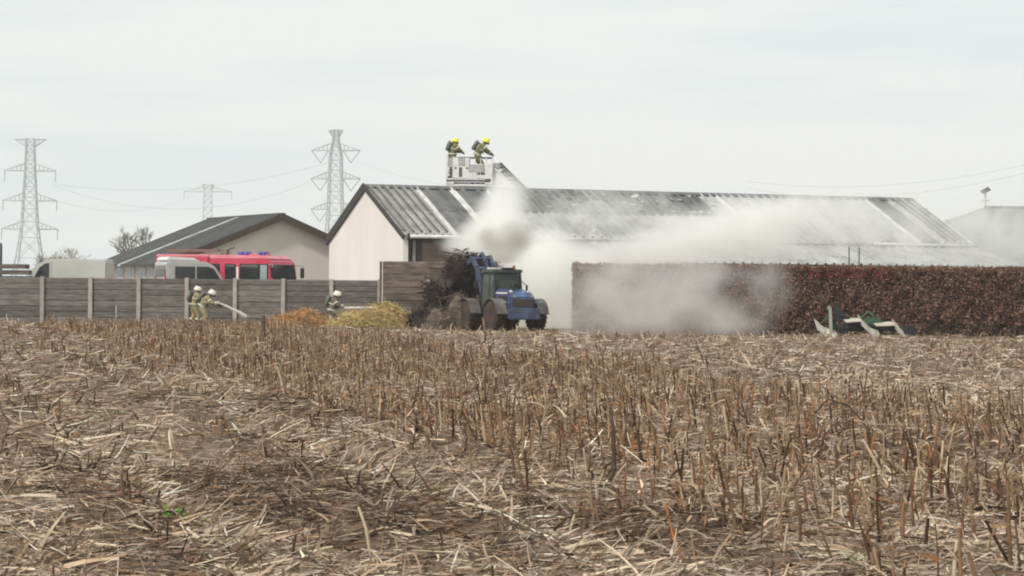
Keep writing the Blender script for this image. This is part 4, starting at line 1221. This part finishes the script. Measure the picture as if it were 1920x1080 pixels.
firefighter('kneeling firefighter with pale helmet behind the yellow straw heap', (p3.x, 97.3, -.02), R(-95), J3, M('bunker_dark', (.20, .19, .12), (.12, .115, .07), scale=7, rough=.9), m_helm_w, True, GF)
bfz = bz0 + .12
b1 = P(847, 349, AD)
J4 = dict(chest=(0, .07, 1.3), neck=(0, .1, 1.46), head=(0, .14, 1.56), crown=(0, .14, 1.67), nose=(0, .25, 1.53), sh_r=(.19, .08, 1.4), sh_l=(-.19, .08, 1.4), el_r=(.3, .2, 1.2), wr_r=(.2, .42, 1.1), el_l=(-.3, .22, 1.2), wr_l=(-.18, .46, 1.12))
f4 = firefighter('firefighter in olive gear with yellow helmet at the left end of the raised basket', (b1.x, AD + .5, bfz + .43), R(-60), J4, m_coat_o, m_helm_y, True, GF)
f4.scale = (1.15,) * 3
b2_ = P(902, 349, AD)
J5 = lean(); J5.update({'el_r': (.24, .36, 1.0), 'wr_r': (.14, .52, .84), 'el_l': (-.24, .34, 1.0), 'wr_l': (-.12, .54, .86)})
J5.update({'pelvis': (0, -.12, .9), 'hp_r': (.1, -.12, .86), 'hp_l': (-.1, -.12, .86), 'spine': (0, -.03, 1.08), 'chest': (0, .08, 1.26), 'neck': (0, .19, 1.4), 'head': (0, .26, 1.5), 'crown': (0, .28, 1.61), 'nose': (0, .37, 1.46),
           'sh_r': (.2, .1, 1.34), 'sh_l': (-.2, .1, 1.34), 'el_r': (.26, .3, 1.14), 'wr_r': (.14, .5, 1.0), 'el_l': (-.26, .28, 1.12), 'wr_l': (-.12, .5, .98)})
f5 = firefighter('firefighter in olive gear bending forward in the right half of the raised basket', (b2_.x - .1, AD + .45, bfz + .43), R(-85), J5, m_coat_o, m_helm_y, True, GF)
f5.scale = (1.2,) * 3
k = MB(); k.box((.32, .55, bz0 + .32), (.62, .9, .4)); k.build('step_box', m_baskd, ap)
k = MB(); k.box((1.62, .55, bz0 + .32), (.8, .9, .42)); k.build('step_box', m_baskd, ap)

# water jets from the two branch pipes
m_water = M('water_spray', (0.82, 0.80, 0.76), (0.7, 0.68, 0.64), scale=6, rough=.5, trans=.3)
def jet(label, p, q, r0, r1, sag):
    p, q = Vector(p), Vector(q)
    k = MB(); pts, rs = [], []
    for i in range(9):
        t = i / 8
        w = p.lerp(q, t); w.z += sag * 4 * t * (1 - t) - .0
        pts.append(w); rs.append((r0 + (r1 - r0) * t) * random.uniform(.85, 1.15))
    k.tube(pts, rs, 7)
    for i in range(26):
        t = random.random()
        w = p.lerp(q, t); w.z += sag * 4 * t * (1 - t)
        w += Vector((random.gauss(0, .05), random.gauss(0, .05), random.gauss(0, .05)))
        k.box(w, (.03, .025, .025), (random.random(), random.random(), 0))
    return tag(k.build('water_jet', m_water, smooth=False), label, 'water jet')
jet('white water jet slanting down to the right beside the concrete post', P(402, 566, 93.4), P(462, 594, 93.6), .035, .065, .05)
jet('white level water jet over the yellow straw heap', P(637, 578, 97.2), P(716, 578, 96.8), .045, .055, .02)

# ------------------------------------------------------------------ small stakes, posts, stack, lamp
m_stake = M('stake_wood', (0.28, 0.22, 0.17), (0.18, 0.14, 0.1), scale=5, rough=.9)
m_stake_d = M('stake_dark', (0.12, 0.085, 0.06), (0.08, 0.055, 0.04), scale=5, rough=.9)
def stake(name, label, px, y0, y1, d, w, mat, cat='stake', group=None, lean_=0, z0=-.06):
    p, q = P(px, y0, d), P(px + lean_, y1, d)
    k = MB(); k.tube([(0, 0, z0), (q.x - p.x, 0, q.z * .97), (q.x - p.x, 0, q.z)], [w / 2, w / 2 * .95, w / 2 * .6], 7)
    o = k.build(name, mat); o.location = (p.x, d, 0)
    return tag(o, label, cat, group)
stake('wooden_post', 'weathered brown wooden post standing in the field left of the orange heap', 494, 640, 592, 72, .13, m_stake_d, 'post')
stake('thin_stake', 'thin pale stake in front of the fence between two concrete posts on the left', 218, 606, 573, 97.5, .07, m_conc)
stake('vertical_stake', 'left one of two dark stakes rising above the hedge', 1594, 495, 462, 87.5, .045, m_charsteel, 'stake', 'stakes above the hedge', -2)
stake('vertical_stake', 'right one of two dark stakes rising above the hedge', 1611, 495, 463, 87.5, .045, m_charsteel, 'stake', 'stakes above the hedge')
stake('dark_pole', 'dark pole cut by the left picture edge beside the plank stack', 2, 500, 455, 106, .12, m_charsteel, 'pole')
ts = P(30, 510, 102)
stk = thing('plank_stack', 'stack of brown boards showing above the fence at the left edge', 'plank stack', (ts.x, 102, .2))
for i in range(9):
    for jx in range(2):
        k = MB(); k.box((random.uniform(-.03, .03) - .3 + jx * .0, jx * .45, .13 + i * .25), (1.75 - (.25 if i > 7 else 0), .4, .19)); k.build('plank', m_plank2, stk)
lp = P(1848, 360, 166)
lamp = thing('solar_lamp', 'slim pole with a tilted solar panel above the grey house roof', 'lamp post', (lp.x, 166, 0))
lz_ = lp.z
k = MB(); k.tube([(0, 0, 0), (0, 0, lz_)], [.08, .06], 8); k.build('pole', m_shutter, lamp, smooth=True)
k = MB(); k.box((0, 0, lz_ + .1), (.62, .5, .05), (R(30), R(-28), 0)); k.build('solar_panel', m_charsteel, lamp, bevel=.01)
for sx in (-.22, .2):
    k = MB(); k.bar((0, 0, lz_ - .62), (sx, -.05, lz_ - .6), .05); k.box((sx, -.06, lz_ - .58), (.1, .16, .12)); k.build('lamp_head', m_sheet_pale, lamp)

# ------------------------------------------------------------------ stubble and litter
PAL = [(.44, .32, .215), (.66, .53, .38), (.235, .145, .09), (.09, .055, .036), (.385, .305, .235), (.78, .68, .54)]
def in_field(x, y): return y < edge_y(x) - .2
def scatter(n, d0, d1, half=0.222):
    # even over the wedge the lens can see plus a margin
    d = np.sqrt(rng.random(n) * (d1 ** 2 - d0 ** 2) + d0 ** 2)
    x = (rng.random(n) * 2 - 1) * (d * half + 1.8)
    k = in_field(x, d)
    return x[k], d[k]
def noise2(x, y, s):
    return (np.sin(x * s + 1.3 * np.sin(y * s * .7)) + np.sin(y * s * 1.1 + 1.7 * np.sin(x * s * .8 + 1)) + np.sin((x + y) * s * .6 + 2)) / 3
m_straw = M('straw_litter', (1, 1, 1), (0.72, 0.72, 0.74), scale=9, rough=.85, attr='col', trans=.12, spec=.15)
def litter(n, d0, d1, ln, wd):
    x, y = scatter(n, d0, d1)
    n = len(x)
    u, v = row_u(x, y), row_v(x, y)
    z = gz(x, y) + rng.random(n) ** 2 * .06 + .004
    yaw = rng.random(n) * 2 * np.pi
    along = rng.random(n) < .16
    yaw = np.where(along, rng.normal(0, .45, n) + np.pi * (rng.random(n) < .5), yaw)
    pit = rng.normal(.02, .11, n)
    up = rng.random(n) < .06
    pit = np.where(up, rng.uniform(.3, 1.1, n), pit)
    d_ = np.stack([np.cos(yaw) * np.cos(pit), np.sin(yaw) * np.cos(pit), np.sin(pit)], 1)
    s_ = unit(np.cross(d_, np.array([[0, 0, 1.0]])) + rng.normal(0, .45, (n, 3)))
    far = u > 14
    patch = noise2(x, y, .9)
    wander = .12 * np.sin(v * .35) + .06 * np.sin(v * 1.1 + 1)
    ph = (u + wander - 1.25) / 2.05
    ph = ph - np.floor(ph)                    # 0 = the dark stubble row, .2 = the pale windrow beside it
    left = u < 5.0
    brk = .55 + .45 * (noise2(x, y * .5, 1.1) > -.25)
    pale = np.where(left, np.exp(-((ph - .22) / .075) ** 2) * brk, 0) + .75 * np.exp(-((u - 6.3) / .3) ** 2) * (y < 24)
    cx, cy = P(20, 1075, 13.4).x, 13.4
    pale = pale + np.exp(-(((x - cx) / .45) ** 2 + ((y - cy) / .8) ** 2))
    dark = np.where(left, np.exp(-((np.minimum(ph, 1 - ph)) / .09) ** 2) * brk, 0)
    # the dark rows lie half bare: drop part of the straw there
    bare = (rng.random(n) < dark * .38)
    wts_dark = np.array([1.6, .2, 3.8, 4.2, 1.8, .05])
    wts_mid = np.array([4.2, 1.9, 2.3, .8, 2.9, .55])
    wts_pale = np.array([3.0, 4.6, .7, .2, 1.4, 2.6])
    c0, c1, c2 = pick(PAL, wts_dark, n), pick(PAL, wts_mid, n), pick(PAL, wts_pale, n)
    r_ = rng.random(n)
    sel_p = (far & (r_ < .62)) | (r_ < pale * .85) | ((patch > .5) & (r_ < .3))
    sel_d = ((r_ < dark * 1.1) | (patch < -.35)) & ~sel_p
    c = np.where(sel_p[:, None], c2, np.where(sel_d[:, None], c0, c1))
    wr = (pale > .5) & left                   # windrow leaves lie across the row, half raised
    lnn = rng.uniform(ln[0], ln[1], n) * np.where(wr, 1.5, 1)
    yw = np.where(wr & (rng.random(n) < .7), rng.normal(-.6, .45, n), yaw)
    pit = np.where(wr & (rng.random(n) < .5), rng.uniform(.1, .6, n), pit)
    d_ = np.stack([np.cos(yw) * np.cos(pit), np.sin(yw) * np.cos(pit), np.sin(pit)], 1)
    s_ = unit(np.cross(d_, np.array([[0, 0, 1.0]])) + rng.normal(0, .4, (n, 3)))
    bd = rng.normal(0, .2, (n, 3)); bd[:, 2] = rng.normal(-.06, .1, n)
    kk = ~bare
    ww = rng.uniform(wd[0], wd[1], n) * np.where(wr, 1.25, 1)
    return ribbons(np.stack([x, y, z], 1)[kk], d_[kk], s_[kk], lnn[kk], ww[kk], bd[kk], c[kk], 3, .45)
parts = [litter(80000, 9, 22, (.05, .26), (.007, .026)), litter(70000, 22, 45, (.07, .32), (.010, .032)), litter(48000, 45, 98, (.12, .45), (.016, .045))]
def husks(n):
    # big curled leaves: most in windrows beside the dark rows, the rest anywhere
    x, y = scatter(n * 9, 9, 60)
    u, v = row_u(x, y), row_v(x, y)
    wander = .12 * np.sin(v * .35) + .06 * np.sin(v * 1.1 + 1)
    ph = (u + wander - 1.25) / 2.05
    ph = ph - np.floor(ph)
    w = np.where(u < 4.9, np.exp(-((ph - .22) / .085) ** 2) * (.25 + .75 * (noise2(x, y * .6, 1.3) > -.2)), .10 + .25 * (noise2(x, y, .9) > .45)) + .05
    k = rng.random(len(x)) < w * .42
    x, y, u, w = x[k], y[k], u[k], w[k]
    n = len(x)
    yw = np.where(rng.random(n) < .6, rng.normal(-.7, .5, n), rng.random(n) * 2 * np.pi)
    pit = rng.uniform(-.02, .75, n) * np.where(rng.random(n) < .6, .35, 1)
    d_ = np.stack([np.cos(yw) * np.cos(pit), np.sin(yw) * np.cos(pit), np.sin(pit)], 1)
    s_ = unit(np.cross(d_, np.array([[0, 0, 1.0]])) + rng.normal(0, .5, (n, 3)))
    bd = rng.normal(0, .38, (n, 3)); bd[:, 2] = rng.normal(-.35, .3, n)
    c = pick(PAL, [2.6, 4, .8, .3, 2, 1.8], n)
    c2 = pick(PAL, [3, 1, 2.4, 1, 3, .2], n)
    c = np.where((rng.random(n) < np.clip(w, .25, 1))[:, None], c, c2)
    return ribbons(np.stack([x, y, gz(x, y) + .015], 1), d_, s_, rng.uniform(.10, .36, n), rng.uniform(.024, .062, n), bd, c, 5, .3)
parts.append(husks(17000))
v, q, c = join_np(parts)
tag(link(bpy.data.objects.new('straw_litter', np_mesh('straw_litter', v, q, m_straw, c))), 'dry straw and husk litter covering the harvested field', 'straw', kind='stuff')

def stem_positions():
    xs, ys = [], []
    x, y = scatter(50000, 9.5, 98)
    u = row_u(x, y) + rng.normal(0, .02, len(x))
    rown = np.round(u / .75) * .75
    u2 = rown + rng.normal(0, .09, len(x))
    x = x + (u2 - u) * .97
    y = y + (u2 - u) * .242
    v2 = row_v(x, y)
    lim = 4.7 + .5 * np.sin(v2 * .21) + .3 * np.sin(v2 * .6 + 2)
    band = ((u2 > lim) & (u2 < 13.6 + .8 * np.sin(v2 * .3))).astype(float)
    clump = .5 + .8 * noise2(x, y * .6, 1.3)
    wander = .12 * np.sin(v2 * .35) + .06 * np.sin(v2 * 1.1 + 1)
    ph = (u2 + wander - 1.25) / 2.05
    ph = ph - np.floor(ph)
    brk = .35 + .65 * (noise2(x * .7, y * .5, 1.6) > -.15)
    drow = np.exp(-((np.minimum(ph, 1 - ph)) / .10) ** 2) * brk * (u2 < lim)
    prob = .018 + .95 * drow + band * np.clip(.42 + .5 * clump, .10, .9) * np.where(y > 50, .62, 1)
    prob = np.where(u2 > 14.2, .13 * (.5 + (noise2(x, y, .6) > .1)), prob)
    prob = np.where((y < 16) & (u2 > 6), prob * .85, prob)
    k = rng.random(len(x)) < prob
    return x[k], y[k], u2[k]
sx_, sy_, su_ = stem_positions()
ns_ = len(sx_)
inband = (su_ > 4.6) & (su_ < 14.2)
shh = np.where(inband, rng.uniform(.12, .39, ns_), rng.uniform(.06, .2, ns_))
shh = np.where(su_ < 4.6, rng.uniform(.07, .2, ns_), shh)
shh = np.where((su_ < 4.6) & (sy_ > 44), rng.uniform(.08, .32, ns_), shh)
tall = rng.random(ns_) < .05
shh = np.where(tall & inband, shh + .13, shh)
srad = rng.uniform(.006, .014, ns_) * np.where(sy_ > 45, 1.25, 1)
tilt = rng.normal(0, .12, (ns_, 2)) + np.where(rng.random((ns_, 1)) < .12, rng.normal(0, .5, (ns_, 2)), 0)
tilt[:, 0] += -.06
sdir = unit(np.concatenate([tilt, np.ones((ns_, 1))], 1))
sbend = rng.normal(0, .05, (ns_, 3)); sbend[:, 2] = 0
SPAL = [(.32, .19, .108), (.45, .315, .195), (.195, .11, .062), (.085, .05, .032), (.64, .51, .36), (.42, .18, .07)]
scol = pick(SPAL, [4, 2.6, 3.2, 1.9, 1.0, .14], ns_, .2)
low = (su_ < 4.6) & (sy_ < 50)
scol[low] *= .62
sp0 = np.stack([sx_, sy_, gz(sx_, sy_) - .02], 1)
# the 300 that show largest stand alone as objects
big = np.argsort(-(shh / sy_) * (np.abs(sx_ / sy_) < .2126))[:300]
vis = np.abs(sx_ / sy_) < .2126
size = np.where(vis & (sy_ > 11.5), shh * srad ** .3 / sy_, 0)
big = np.argsort(-size)[:300]
mask = np.ones(ns_, bool); mask[big] = False
def leaf_rib(idx, per):
    idx = np.repeat(idx, per)
    n = len(idx)
    f = rng.uniform(.25, .95, n)
    p = sp0[idx] + sdir[idx] * (shh[idx] * f)[:, None]
    yaw = rng.random(n) * 2 * np.pi
    d_ = unit(np.stack([np.cos(yaw) * .5, np.sin(yaw) * .5, rng.uniform(-.2, .9, n)], 1))
    s_ = unit(np.cross(d_, rng.standard_normal((n, 3))))
    b_ = rng.normal(0, .3, (n, 3)); b_[:, 2] = rng.uniform(-1.1, -.2, n)
    return ribbons(p, d_, s_, rng.uniform(.07, .26, n), rng.uniform(.008, .026, n), b_, pick(SPAL, [3, 3.4, 2, .8, 2.4, .3], n, .2), 3, .3)
oth = np.where(mask)[0]
st = stems(sp0[oth], sdir[oth], shh[oth], srad[oth], sbend[oth], scol[oth], 2, 4)
lv = leaf_rib(np.where(inband | (sy_ > 40))[0], 3)
v, q, c = join_np([st, lv])
tag(link(bpy.data.objects.new('stubble', np_mesh('stubble', v, q, m_straw, c))), 'rows of dry brown stubble stems and leaf scraps filling the field', 'stubble', kind='stuff')
for i in big:
    i = int(i)
    v, q, c = stems(np.zeros((1, 3)), sdir[i:i + 1], shh[i:i + 1], srad[i:i + 1] * 1.05, sbend[i:i + 1], scol[i:i + 1], 3, 6)
    o = link(bpy.data.objects.new('stubble_stalk', np_mesh('stubble_stalk', v, q, m_straw, c)))
    o.location = tuple(sp0[i])
    tag(o, 'dry brown cut stalk standing upright in the near stubble', 'stalk', 'cut stalks in the near stubble')

# a few stalks that stand out
m_stalk_d = M('dark_stalk', (0.085, 0.055, 0.038), (0.05, 0.032, 0.022), scale=20, rough=.9)
m_stalk_p = M('pale_stalk', (0.46, 0.37, 0.26), (0.36, 0.28, 0.19), scale=20, rough=.9)
m_stalk_b = M('brown_stalk', (0.25, 0.16, 0.095), (0.17, 0.105, 0.065), scale=20, rough=.9)
def gdist(py, px):    # ground distance at a picture point
    return H * F / ((py - 540) - (px - 960) * math.sin(ROLL))
def stalk(label, pix, r, mat, dd=None):
    px, py = pix[0]
    d = dd or gdist(py, px)
    b0 = P(px, py, d)
    pts = [P(a, b2, d + .05 * i) - Vector((b0.x, d, 0)) for i, (a, b2) in enumerate(pix)]
    base = pts[0].copy(); base.z = -.05
    pts[0].z = float(gz(np.array([b0.x]), np.array([d]))[0])
    k = MB(); k.tube([base] + pts, [r] * len(pts) + [r * .6], 6)
    o = k.build('bent_stalk', mat, smooth=True)
    o.location = (b0.x, d, 0)
    return tag(o, label, 'stalk')
stalk('tall dark kinked stalk standing apart in the centre right of the field', [(1138, 930), (1152, 880), (1150, 820), (1146, 762)], .017, m_stalk_d)
stalk('dark arched stalk bowing over to the left in the right part of the field', [(1635, 832), (1618, 790), (1590, 760), (1552, 748), (1528, 776)], .011, m_stalk_d)
stalk('slanting dark broken stalk lying forked in the middle of the field', [(826, 858), (812, 835), (797, 815)], .016, m_stalk_d)
stalk('thin dark stalk slanting up to the right from the forked one', [(820, 836), (840, 820), (856, 808)], .009, m_stalk_d)
stalk('pale straight stalk near the bottom left centre of the field', [(700, 1030), (686, 990), (672, 950)], .011, m_stalk_p)
stalk('pale short upright stalk in the lower middle among flattened straw', [(908, 960), (909, 925), (910, 895)], .011, m_stalk_p)
stalk('pale leaning stalk pointing up to the right in the lower middle', [(1062, 1020), (1070, 990), (1077, 965)], .009, m_stalk_p)
stalk('dark stubby stalk at the lower left beside the green weeds', [(320, 1000), (308, 968), (294, 930)], .014, m_stalk_d)
stalk('brown upright stalk pair member in front of the loader wheel', [(912, 640), (908, 612), (905, 596)], .03, m_stalk_b, 70)
stalk('pale tall stalk rising at the right side of the far stubble', [(1776, 790), (1774, 760), (1775, 732)], .011, m_stalk_p)

# green weeds
nw = 260
wx0, wd0 = P(352, 1000, gdist(1000, 352)).x, gdist(1000, 352)
wx = np.concatenate([rng.normal(wx0, .07, 150), rng.normal(P(1620, 1060, gdist(1060, 1620)).x, .05, 60), rng.normal(P(190, 770, gdist(770, 190)).x, .35, 50)])
wy = np.concatenate([rng.normal(wd0, .10, 150), rng.normal(gdist(1060, 1620), .08, 60), rng.normal(gdist(770, 190), .9, 50)])
yaw = rng.random(nw) * 2 * np.pi
pt = rng.uniform(.3, 1.4, nw)
d_ = np.stack([np.cos(yaw) * np.cos(pt), np.sin(yaw) * np.cos(pt), np.sin(pt)], 1)
s_ = unit(np.cross(d_, rng.standard_normal((nw, 3))))
bd = rng.normal(0, .2, (nw, 3)); bd[:, 2] = -.5
v, q, c = ribbons(np.stack([wx, wy, gz(wx, wy) + .01], 1), d_, s_, rng.uniform(.07, .18, nw), rng.uniform(.014, .035, nw), bd,
                  pick([(.12, .24, .035), (.20, .30, .06), (.32, .36, .13)], [3, 2, 1], nw), 3, .25)
tag(link(bpy.data.objects.new('green_weeds', np_mesh('green_weeds', v, q, m_straw, c))), 'small tufts of green weeds among the straw', 'weeds', kind='stuff')

# ------------------------------------------------------------------ smoke
def smoke(name, lo, hi, blobs, color, dens, nscale, label, aniso=.2, step=.25, thr=.16, namp=.9):
    lo, hi = Vector(lo), Vector(hi)
    c = (lo + hi) / 2
    k = MB(); k.box((0, 0, 0), hi - lo)
    m = bpy.data.materials.new(name + '_volume')
    m.use_nodes = True
    t = m.node_tree
    t.nodes.clear()
    n_ = t.nodes.new
    l_ = t.links.new
    out = n_('ShaderNodeOutputMaterial')
    sc_ = n_('ShaderNodeVolumePrincipled')      # soot absorbs what it does not scatter
    sc_.inputs['Absorption Color'].default_value = (0, 0, 0, 1)
    sc_.inputs['Color'].default_value = (*color, 1)
    sc_.inputs['Anisotropy'].default_value = aniso
    geo = n_('ShaderNodeNewGeometry')
    nz = n_('ShaderNodeTexNoise')
    nz.inputs['Scale'].default_value = nscale
    nz.inputs['Detail'].default_value = 4.5
    nz.inputs['Roughness'].default_value = .55
    nz.inputs['Distortion'].default_value = .5
    l_(geo.outputs['Position'], nz.inputs['Vector'])
    acc = None
    def math_(op, a, b2=None, clamp=False):
        x = n_('ShaderNodeMath'); x.operation = op; x.use_clamp = clamp
        for i, s in enumerate((a, b2)):
            if s is None: continue
            if isinstance(s, (int, float)): x.inputs[i].default_value = s
            else: l_(s, x.inputs[i])
        return x.outputs[0]
    for ctr, rad, st_ in blobs:
        sub = n_('ShaderNodeVectorMath'); sub.operation = 'SUBTRACT'
        l_(geo.outputs['Position'], sub.inputs[0]); sub.inputs[1].default_value = ctr
        dv = n_('ShaderNodeVectorMath'); dv.operation = 'DIVIDE'
        l_(sub.outputs[0], dv.inputs[0]); dv.inputs[1].default_value = rad
        ln = n_('ShaderNodeVectorMath'); ln.operation = 'DOT_PRODUCT'
        l_(dv.outputs[0], ln.inputs[0]); l_(dv.outputs[0], ln.inputs[1])
        e = math_('MULTIPLY', ln.outputs['Value'], -1.2)
        e = math_('EXPONENT', e)
        e = math_('MULTIPLY', e, st_)
        acc = e if acc is None else math_('ADD', acc, e)
    # billows: noise eats into the plume's edges and thins it inside
    n01 = math_('MULTIPLY', math_('SUBTRACT', nz.outputs['Fac'], .30), 2.5, True)
    er = math_('MULTIPLY', math_('SUBTRACT', 1.0, n01), namp * .55)
    dn = math_('MAXIMUM', math_('SUBTRACT', math_('SUBTRACT', acc, thr * .25), er), 0.0)
    fac = math_('ADD', math_('MULTIPLY', n01, 1.1), .25)
    dn = math_('MULTIPLY', dn, fac)
    dn = math_('MULTIPLY', dn, dens)
    l_(dn, sc_.inputs['Density'])
    l_(sc_.outputs[0], out.inputs['Volume'])
    m.cycles.volume_step_rate = step
    m.cycles.volume_sampling = 'MULTIPLE_IMPORTANCE'
    o = k.build(name, m)
    o.location = c
    return tag(o, label, 'smoke', kind='stuff')
def B(px, py, d, rx, ry, rz, s=1.0):
    return (tuple(P(px, py, d)), (rx, ry, rz), s)
smoke('smoke', (-6.5, 87.2, 0.02), (33, 110.8, 7.8), [
    B(1030, 585, 97, 1.5, 3.2, 2.2, 2.0), B(1012, 505, 97, 1.25, 2.8, 1.25, 1.6), B(928, 432, 98, 1.15, 2.4, 1.1, 1.5), B(950, 376, 100, .85, 2.0, 1.0, 1.5), B(900, 455, 98, .9, 2.2, .7, 1.3),
    B(866, 458, 99, .85, 2.2, .55, .95), B(1080, 500, 98, 1.6, 3.0, 1.0, .8), B(1170, 480, 99, 2.0, 3, .7, .72),
    B(1255, 462, 100, 1.9, 3.2, .85, .86), B(1340, 437, 102, 2.1, 3.2, 1.0, .92), B(1430, 408, 103, 2.0, 3, .95, .88), B(1450, 465, 103, 2.4, 3, .8, .74),
    B(1530, 395, 104, 2.2, 3, .95, .7), B(1610, 425, 105, 2.4, 3, 1.3, .46), B(1780, 440, 105, 4.5, 3.4, 2.4, .38), B(1960, 440, 106, 6, 3.4, 2.2, .42), B(1130, 385, 103, 4.2, 3, 1.3, .54)],
    (.988, .987, .972), 1.05, .72, 'pale smoke rolling up beside the loader and across the barn roof', step=.16, namp=.8)
smoke('smoke', (1.6, 79.6, 0.02), (10.8, 84.75, 3.4), [
    B(1110, 560, 82.6, 1.8, 1.7, 1.9, .8), B(1220, 550, 82.6, 1.9, 1.7, 1.8, .8), B(1320, 560, 82.6, 1.8, 1.7, 1.7, .8), B(1370, 605, 82.4, 1.2, 1.4, .55, .8), B(1180, 610, 82.4, 1.6, 1.4, .4, .5), B(1445, 545, 82.6, 1.1, 1.4, 1.4, .5)],
    (.93, .91, .885), .9, .7, 'thin grey smoke veil hanging in front of the hedge', step=.2, namp=.7)
smoke('smoke', (-2.6, 87.6, 2.55), (1.8, 91.8, 5.2), [
    B(950, 462, 89.8, .8, .8, .6, 1.3), B(915, 446, 89.8, .45, .7, .45, 1.0), B(982, 445, 89.8, .45, .7, .45, 1.0), B(940, 500, 89.6, .4, .6, .5, .9), B(955, 425, 89.8, .5, .7, .45, .7)],
    (.74, .715, .66), 2.2, .75, 'darker grey brown smoke puff above the loader cab', step=.16, namp=.8)

# ------------------------------------------------------------------ air
k = MB(); k.box((0, 820, 39), (1840, 1800, 82))
hm = bpy.data.materials.new('haze_air')
hm.use_nodes = True
hm.node_tree.nodes.clear()
ho_ = hm.node_tree.nodes.new('ShaderNodeOutputMaterial')
pv_ = hm.node_tree.nodes.new('ShaderNodeVolumePrincipled')
pv_.inputs['Color'].default_value = (.95, .97, .98, 1)
pv_.inputs['Density'].default_value = .00032
hm.node_tree.links.new(pv_.outputs[0], ho_.inputs['Volume'])
tag(k.build('haze', hm), 'thin pale air haze over the whole place', 'haze', kind='stuff')
